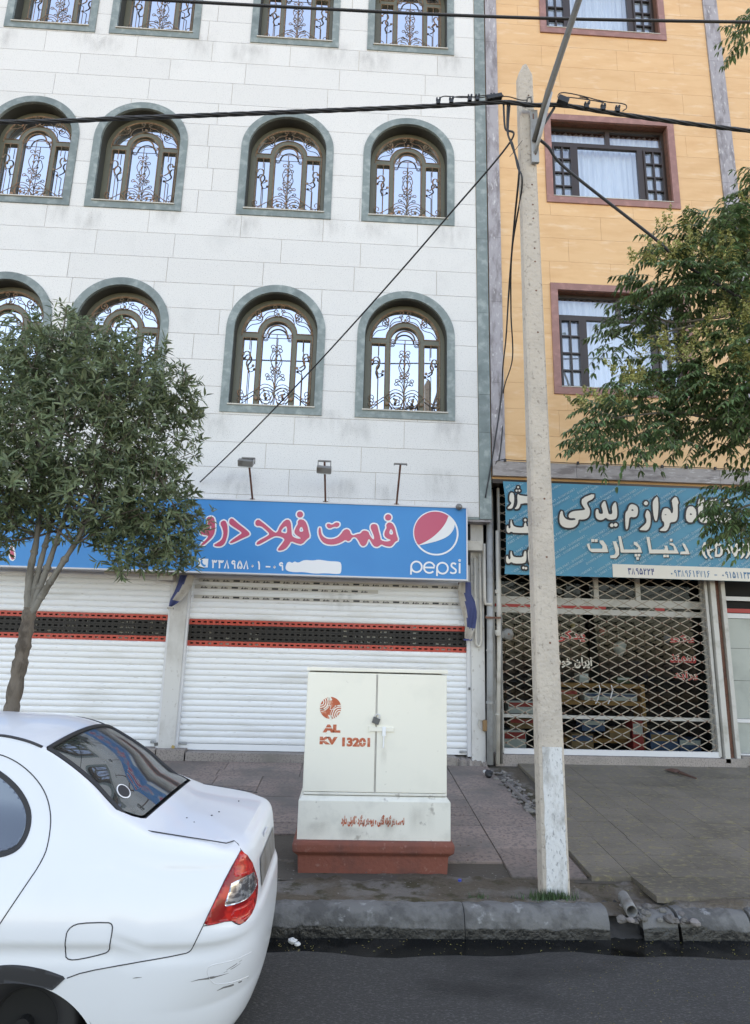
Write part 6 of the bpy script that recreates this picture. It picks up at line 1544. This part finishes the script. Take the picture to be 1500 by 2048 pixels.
# door window hole is laid over the body as its own shell
TV = []; TF = []; NA = 44
crown = [(-3.3, .06), (-2.4, .05), (-1.7, .05), (-.5, .052), (-.25, .06), (.03, .028), (.2, .022), (.53, .012)]
TUV = []
for rows in cols:
    x, w, z = rows[-1]; wt = lerp_curve(TOP_W, x); cr = lerp_curve(crown, x) * (w / wt) ** 2 if wt else 0
    for k in range(NA + 1):
        v = -1 + 2 * k / NA; TV.append((x + .03 * (1 - v * v) * min(1, max(0, (x + .9) / .4)) * (1 if x < .2 else max(0, 1 - (x - .2) / .25)), CAR_Y + w * v, z + cr * (1 - v * v))); TUV.append((x, v))
for c in range(NC - 1):
    for k in range(NA):
        a = c * (NA + 1) + k; TF.append((a, a + NA + 1, a + NA + 2, a + 1))
def glass_f(m_):
    out = []
    for x, v in TUV: out.append(max(-.455 - m_ - x, x - (.030 + m_), abs(v) - (.955 + m_ * 2)))
    return out
def shield_f(): return [max(-2.33 - x, x + 1.78, abs(v) - .93) for x, v in TUV]
gf = glass_f(0.0); gs = glass_f(.022)
body_top = clip_mesh(TV, TF, gs, False)
sh_v = [max(-2.33 - v[0], v[0] + 1.80, abs(v[1] - CAR_Y) - .46) for v in body_top[0]]
top2 = clip_mesh(body_top[0], body_top[1], sh_v, False)
shield = clip_mesh(body_top[0], body_top[1], sh_v, True)
def mesh_from(parts, name, m, parent=car, smooth=True, mirror=False, push=0.0):
    V = []; F = []
    for pv, pf in parts:
        n = len(V); V += list(pv); F += [tuple(n + i for i in f) for f in pf]
        if mirror:
            n = len(V); V += [(x, 2 * CAR_Y - y, z) for x, y, z in pv]; F += [tuple(n + i for i in reversed(f)) for f in pf]
    off = wloc(parent); me = bpy.data.meshes.new(name); me.from_pydata([(x - off.x, y - off.y, z - off.z) for x, y, z in V], [], F)
    bm = bmesh.new(); bm.from_mesh(me); bmesh.ops.remove_doubles(bm, verts=bm.verts, dist=4e-5); bmesh.ops.dissolve_degenerate(bm, edges=bm.edges, dist=1e-5)
    bmesh.ops.recalc_face_normals(bm, faces=bm.faces)
    if push:
        bm.normal_update()
        bnd = [e for e in bm.edges if e.is_boundary]
        old = {v: v.co.copy() for v in bm.verts}
        sg = 1 if sum((f.normal.y * f.calc_area() for f in bm.faces)) < 0 else -1
        for v in bm.verts: v.co = old[v] + v.normal * sg * push
        new = {}
        for e in bnd:
            for v in e.verts:
                if v not in new: new[v] = bm.verts.new(old[v] - v.normal * sg * .004)
            try: bm.faces.new((e.verts[0], e.verts[1], new[e.verts[1]], new[e.verts[0]]))
            except ValueError: pass
    bm.to_mesh(me); bm.free()
    if smooth: me.polygons.foreach_set('use_smooth', [True] * len(me.polygons))
    me.materials.append(m); return link(name, me, parent)
# nose cap
nc = cols[0]
nose = ([(x, CAR_Y - w, z) for x, w, z in nc] + [(x, CAR_Y + w, z) for x, w, z in nc] + [(x - .12, CAR_Y, z) for x, w, z in nc], [])
for k in range(NR):
    a = k; nose[1].append((a, a + 1, 2 * (NR + 1) + a + 1, 2 * (NR + 1) + a)); nose[1].append((NR + 1 + a, 2 * (NR + 1) + a, 2 * (NR + 1) + a + 1, NR + 1 + a + 1))
body = mesh_from([near, ([(x, 2 * CAR_Y - y, z) for x, y, z in near[0]], [tuple(reversed(f)) for f in near[1]]), top2, nose], 'body', MT['paint'])
rg = clip_mesh(TV, TF, gf, True)
rear_window = mesh_from([([(x, y, z - .003) for x, y, z in rg[0]], rg[1])], 'rear_window', MT['carglass'])
b = MB()
def top_pt(x, v):
    zt = lerp_curve(TOP_Z, x); w = lerp_curve(TOP_W, x); return (x + .03 * (1 - v * v) * min(1, max(0, (x + .9) / .4)), CAR_Y + w * v, zt + lerp_curve(crown, x) * (1 - v * v))
loop = [top_pt(-.466, v) for v in np.linspace(-.965, .965, 30)] + [top_pt(x, .968) for x in np.linspace(-.45, .024, 26)] + [top_pt(.040, v) for v in np.linspace(.965, -.965, 30)] + [top_pt(x, -.968) for x in np.linspace(.024, -.466, 26)]
b.tube(loop, .0125, 6, cap=False); b.build('window_seal', MT['rubber'], car, smooth=True)
mesh_from([shield], 'windscreen', MT['carglass'])
# side windows, both sides
WIN = [(-.665, 1.142), (-.595, 1.103), (-.526, 1.051), (-.467, .983), (-.440, .917), (-.438, .862), (-.458, .818), (-.503, .796), (-.56, .786), (-.9, .775), (-1.25, .772), (-1.25, 1.20), (-.95, 1.20), (-.78, 1.185)]
WIN2 = [(-1.31, .772), (-1.9, .79), (-2.15, .83), (-1.85, 1.04), (-1.62, 1.17), (-1.31, 1.2)]
def inset_poly(poly, d):
    n = len(poly); out = []; A = sum(poly[i][0] * poly[(i + 1) % n][1] - poly[(i + 1) % n][0] * poly[i][1] for i in range(n)); s = 1 if A > 0 else -1
    for i in range(n):
        p0, p1, p2 = poly[i - 1], poly[i], poly[(i + 1) % n]; dx, dy = p2[0] - p0[0], p2[1] - p0[1]; l = math.hypot(dx, dy) or 1
        out.append((p1[0] - s * dy / l * d, p1[1] + s * dx / l * d))
    return out
def shell_of(poly, push, name, m, mirror=True, lim=None, parent=car):
    bx = (min(p[0] for p in poly) - .05, max(p[0] for p in poly) + .05)
    F = [f for f in SF if bx[0] < SV[f[0]][0] < bx[1]]
    ids = set(i for f in F for i in f); val = [9.0] * len(SV)
    for i in ids:
        x, y, z = SV[i]; val[i] = poly_sd((x, z), poly)
        if lim is not None: val[i] = max(val[i], y - lim)
    part = clip_mesh(SV, F, val, True)
    return mesh_from([part], name, m, parent, push=push) if not mirror else (mesh_from([part], name, m, parent, push=push), mesh_from([([(x, 2 * CAR_Y - y, z) for x, y, z in part[0]], [tuple(reversed(f)) for f in part[1]])], name, m, parent))
def soft(p): return smooth_line(p + p[:1], 2)[:-1]
for w_ in (soft(WIN), soft(WIN2)):
    shell_of(w_, .003, 'window_seal', MT['rubber']); shell_of(inset_poly(w_, .022), .0045, 'side_window', MT['sideglass'])
# rear lamp: red housing, clear lens, brighter red fields
TAIL = [(.537, .803), (.565, .775), (.585, .731), (.597, .685), (.606, .64), (.6105, .602), (.612, .57), (.611, .543), (.603, .527), (.584, .517), (.564, .516), (.548, .526), (.531, .541), (.504, .546), (.415, .541), (.453, .627), (.487, .705), (.514, .759)]
lamp, lamp2 = shell_of(TAIL, .005, 'rear_lamp', MT['lampred'], lim=CAR_Y - .26)
CLEAR = [(.592, .690), (.6015, .654), (.606, .615), (.590, .603), (.563, .600), (.493, .604), (.505, .652), (.513, .688), (.537, .695), (.567, .697)]
shell_of(CLEAR, .0065, 'clear_lens', MT['lampclear'], mirror=False, lim=CAR_Y - .26, parent=lamp)
shell_of([(.535, .785), (.562, .765), (.582, .728), (.588, .705), (.545, .705), (.520, .712), (.518, .745)], .0065, 'red_lens', MT['lampredlite'], mirror=False, lim=CAR_Y - .26, parent=lamp)
shell_of([(.535, .585), (.600, .580), (.605, .550), (.590, .530), (.565, .528), (.545, .545), (.52, .556)], .0065, 'red_lens', MT['lampredlite'], mirror=False, lim=CAR_Y - .26, parent=lamp)
def near_pt(x, z, o=.0): return (x, CAR_Y - side_y(x, z) - o, z)
def drape(pts, r, name, m, o=0.0, mirror=False, n=8):
    sm = []
    for (xa, za), (xb, zb) in zip(pts, pts[1:]):
        for k in range(n): sm.append(near_pt(xa + (xb - xa) * k / n, za + (zb - za) * k / n, o))
    sm.append(near_pt(*pts[-1], o))
    mb = MB(); mb.tube(sm, r, 6); return mb.build(name, m, car, smooth=True)
b = None
drape(TAIL + TAIL[:1], .0028, 'lamp_seam', MT['gap'], .001, n=3)
drape(smooth_line([(-.166, .50), (-.166, .521), (-.150, .543), (-.116, .555), (.004, .559), (.022, .553), (.029, .537), (.025, .469), (.020, .446), (.002, .434), (-.098, .413), (-.145, .410), (-.166, .425), (-.166, .50)], 1), .0026, 'fuel_flap_gap', MT['gap'], n=3)
drape(smooth_line([(.415, .54), (.376, .453), (.366, .440), (.345, .432), (.109, .398), (-.075, .367), (-.144, .343)], 1), .0024, 'panel_gap', MT['gap'])
drape(smooth_line([(-.56, .36), (-.50, .46), (-.458, .549), (-.40, .659), (-.335, .79), (-.338, .862), (-.364, .959), (-.413, 1.043), (-.497, 1.121), (-.597, 1.182), (-.70, 1.215), (-.95, 1.235), (-1.25, 1.24)], 2), .0028, 'panel_gap', MT['gap'], n=3)
drape([(-1.28, 1.24), (-1.28, .9), (-1.27, .5), (-1.25, .05)], .0028, 'panel_gap', MT['gap'])
# boot lid gap along the shoulder, then down to the lamp
mb = MB(); pts = [tuple(Vector(top_pt(x, -.995)) + Vector((0, -.002, .003))) for x in np.linspace(.045, .47, 24)] + [near_pt(.495, .832, 0), near_pt(.515, .822, 0), near_pt(.537, .803)]
mb.tube(pts, .0026, 6); mb.build('boot_lid_gap', MT['gap'], car, smooth=True)
mb = MB(); mb.tube([top_pt(x, .995) for x in np.linspace(.045, .47, 24)], .0026, 6); mb.build('boot_lid_gap', MT['gap'], car, smooth=True)
# dark trim strip along the roof edge, black crescent painted for the shadowed arch lip, grey inner arch
for v_ in (-.99, .99):
    mb = MB(); mb.tube([top_pt(x, v_) for x in np.linspace(-1.75, -.49, 40)], .008, 6); mb.build('roof_strip', MT['gap'], car, smooth=True)
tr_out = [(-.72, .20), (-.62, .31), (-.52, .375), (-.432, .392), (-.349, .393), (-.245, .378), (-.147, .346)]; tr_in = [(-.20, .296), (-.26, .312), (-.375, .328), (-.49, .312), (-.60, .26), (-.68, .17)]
shell_of(smooth_line(tr_out, 2) + smooth_line(tr_in, 2), .004, 'arch_lip_shade', MT['rubber'], mirror=True)
def wheel(x, y, side):
    t = MB(); R = .248; prof = [(.05, .13), (.0, .16), (-.012, .19), (-.010, R - .02), (.0, R - .004), (.03, R), (.13, R), (.155, R - .01), (.165, R - .03)]
    n = 40
    for i in range(n):
        a = 2 * math.pi * i / n
        for d, r in prof: t.v.append((x + r * math.cos(a), y + side * (-d) * -1 * 1, .078 + r * math.sin(a)))
    k = len(prof)
    for i in range(n):
        for j in range(k - 1):
            a = i * k + j; c = ((i + 1) % n) * k + j; t.f.append((a, c, c + 1, a + 1)); t.mi.append(0)
    w = t.build('wheel', MT['rubber'], car, smooth=True)
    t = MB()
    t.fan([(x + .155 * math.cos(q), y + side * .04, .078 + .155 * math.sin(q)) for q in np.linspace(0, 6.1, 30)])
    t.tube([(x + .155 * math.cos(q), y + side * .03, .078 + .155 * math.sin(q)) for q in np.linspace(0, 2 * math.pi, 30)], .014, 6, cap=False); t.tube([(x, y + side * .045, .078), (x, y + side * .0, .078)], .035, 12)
    t.build('rim', MT['dark'], w)  # rim coloured black to stand for the shadow inside the wheel arch
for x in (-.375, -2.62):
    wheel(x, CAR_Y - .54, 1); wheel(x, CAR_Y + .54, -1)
b = MB()
for xc in (-.375, -2.62):
    pr = [(xc + .40 * math.cos(t), .335 * math.sin(t)) for t in np.linspace(-.25, math.pi + .25, 30)]
    for s in (-1, 1):
        b = MB(); n = len(b.v)
        for px, pz in pr: b.v += [(px, CAR_Y + s * .695 * .985, pz), (px, CAR_Y + s * .42, pz)]
        for i in range(len(pr) - 1): b.f.append((n + 2 * i, n + 2 * i + 1, n + 2 * i + 3, n + 2 * i + 2)); b.mi.append(0)
        b.fan([(px, CAR_Y + s * .42, pz) for px, pz in pr]); b.build('wheel_housing', MT['dark'], car, weld=True)
b = MB(); b.box(-3.2, .45, CAR_Y - .60, CAR_Y + .60, -.10, -.04); b.build('floor_pan', MT['rubber'], car)
# tail details
def rear_pt(y, z, o): 
    xr = lerp_curve(REAR_X, z); return (xr + o, y, z)
b = MB(); pl = []
for y in np.linspace(CAR_Y - .30, CAR_Y + .30, 9): b.v += [rear_pt(y, .575, .004), rear_pt(y, .65, .004), rear_pt(y, .705, .004)]
for i in range(8):
    for j in range(2): a = 3 * i + j; b.f.append((a, a + 3, a + 4, a + 1)); b.mi.append(0)
b.build('plate_recess', MT['steel'], car)
b = MB(); b.obox(rear_pt(CAR_Y - .05, .765, .006), (.004, 0, 0), (0, .06, 0), (.001, 0, .012)); b.build('badge', MT['alu'], car, bevel=.003)
drape(smooth_line([(.444, .352), (.451, .377), (.50, .376), (.581, .367), (.612, .358)], 1), .0016, 'fog_lamp_edge', MT['alu'], n=4)
drape(smooth_line([(.444, .352), (.456, .318), (.475, .290), (.520, .275), (.574, .256), (.600, .240)], 1), .0016, 'fog_lamp_edge', MT['alu'], n=4)
def scrape(pts, w):
    mb = MB(); n = len(pts)
    for i, (x, z) in enumerate(pts):
        t = math.sin(math.pi * (i + .3) / (n - .4)); h = w * max(.15, t)
        mb.v += [near_pt(x, z - h, .0015), near_pt(x, z + h, .0015)]
    for i in range(n - 1): mb.f.append((2 * i, 2 * i + 2, 2 * i + 3, 2 * i + 1)); mb.mi.append(0)
    mb.build('scrape', MT['scratch'], car)
scrape([(.38, .321), (.41, .325), (.44, .324), (.47, .323), (.50, .322), (.53, .320)], .0030); scrape([(.435, .3225), (.452, .324), (.470, .323), (.486, .322)], .0055)
scrape([(.485, .256), (.51, .260), (.54, .252), (.573, .243), (.60, .231)], .0050); scrape([(.135, .344), (.15, .346), (.173, .348)], .0020); scrape([(.52, .338), (.55, .345), (.58, .352)], .002); scrape([(.51, .33), (.55, .335), (.575, .34)], .0016)
# sticker and pale film behind the rear glass
def on_glass(x, v, o=.0015):
    p = Vector(top_pt(x, v)); return (p.x + o * .6, p.y, p.z + o - .003)
def glass_patch(name, cx, cv, rx, rv, m, o=.0015, n=20, sup=1.0):
    mb = MB(); pts = []
    for k in range(n):
        a = 2 * math.pi * k / n; c, s = math.cos(a), math.sin(a)
        pts.append(on_glass(cx + rx * math.copysign(abs(c) ** sup, c), cv + rv * math.copysign(abs(s) ** sup, s), o))
    mb.fan(pts); mb.build(name, m, rear_window)
glass_patch('sticker', -.115, -.70, .032, .105, MT['white'], .0018); glass_patch('sticker_print', -.115, -.70, .027, .088, MT['gap'], .0030)
mb = MB()
for x0, v0 in ((.20, -.55), (.32, -.2), (.10, .25), (.38, .35), (.30, -.35), (.25, -.62)):
    lump(mb, top_pt(x0, v0), rng.uniform(.003, .007), .5)
kind(mb.build('dropping', MT['gap'], car), 'stuff')
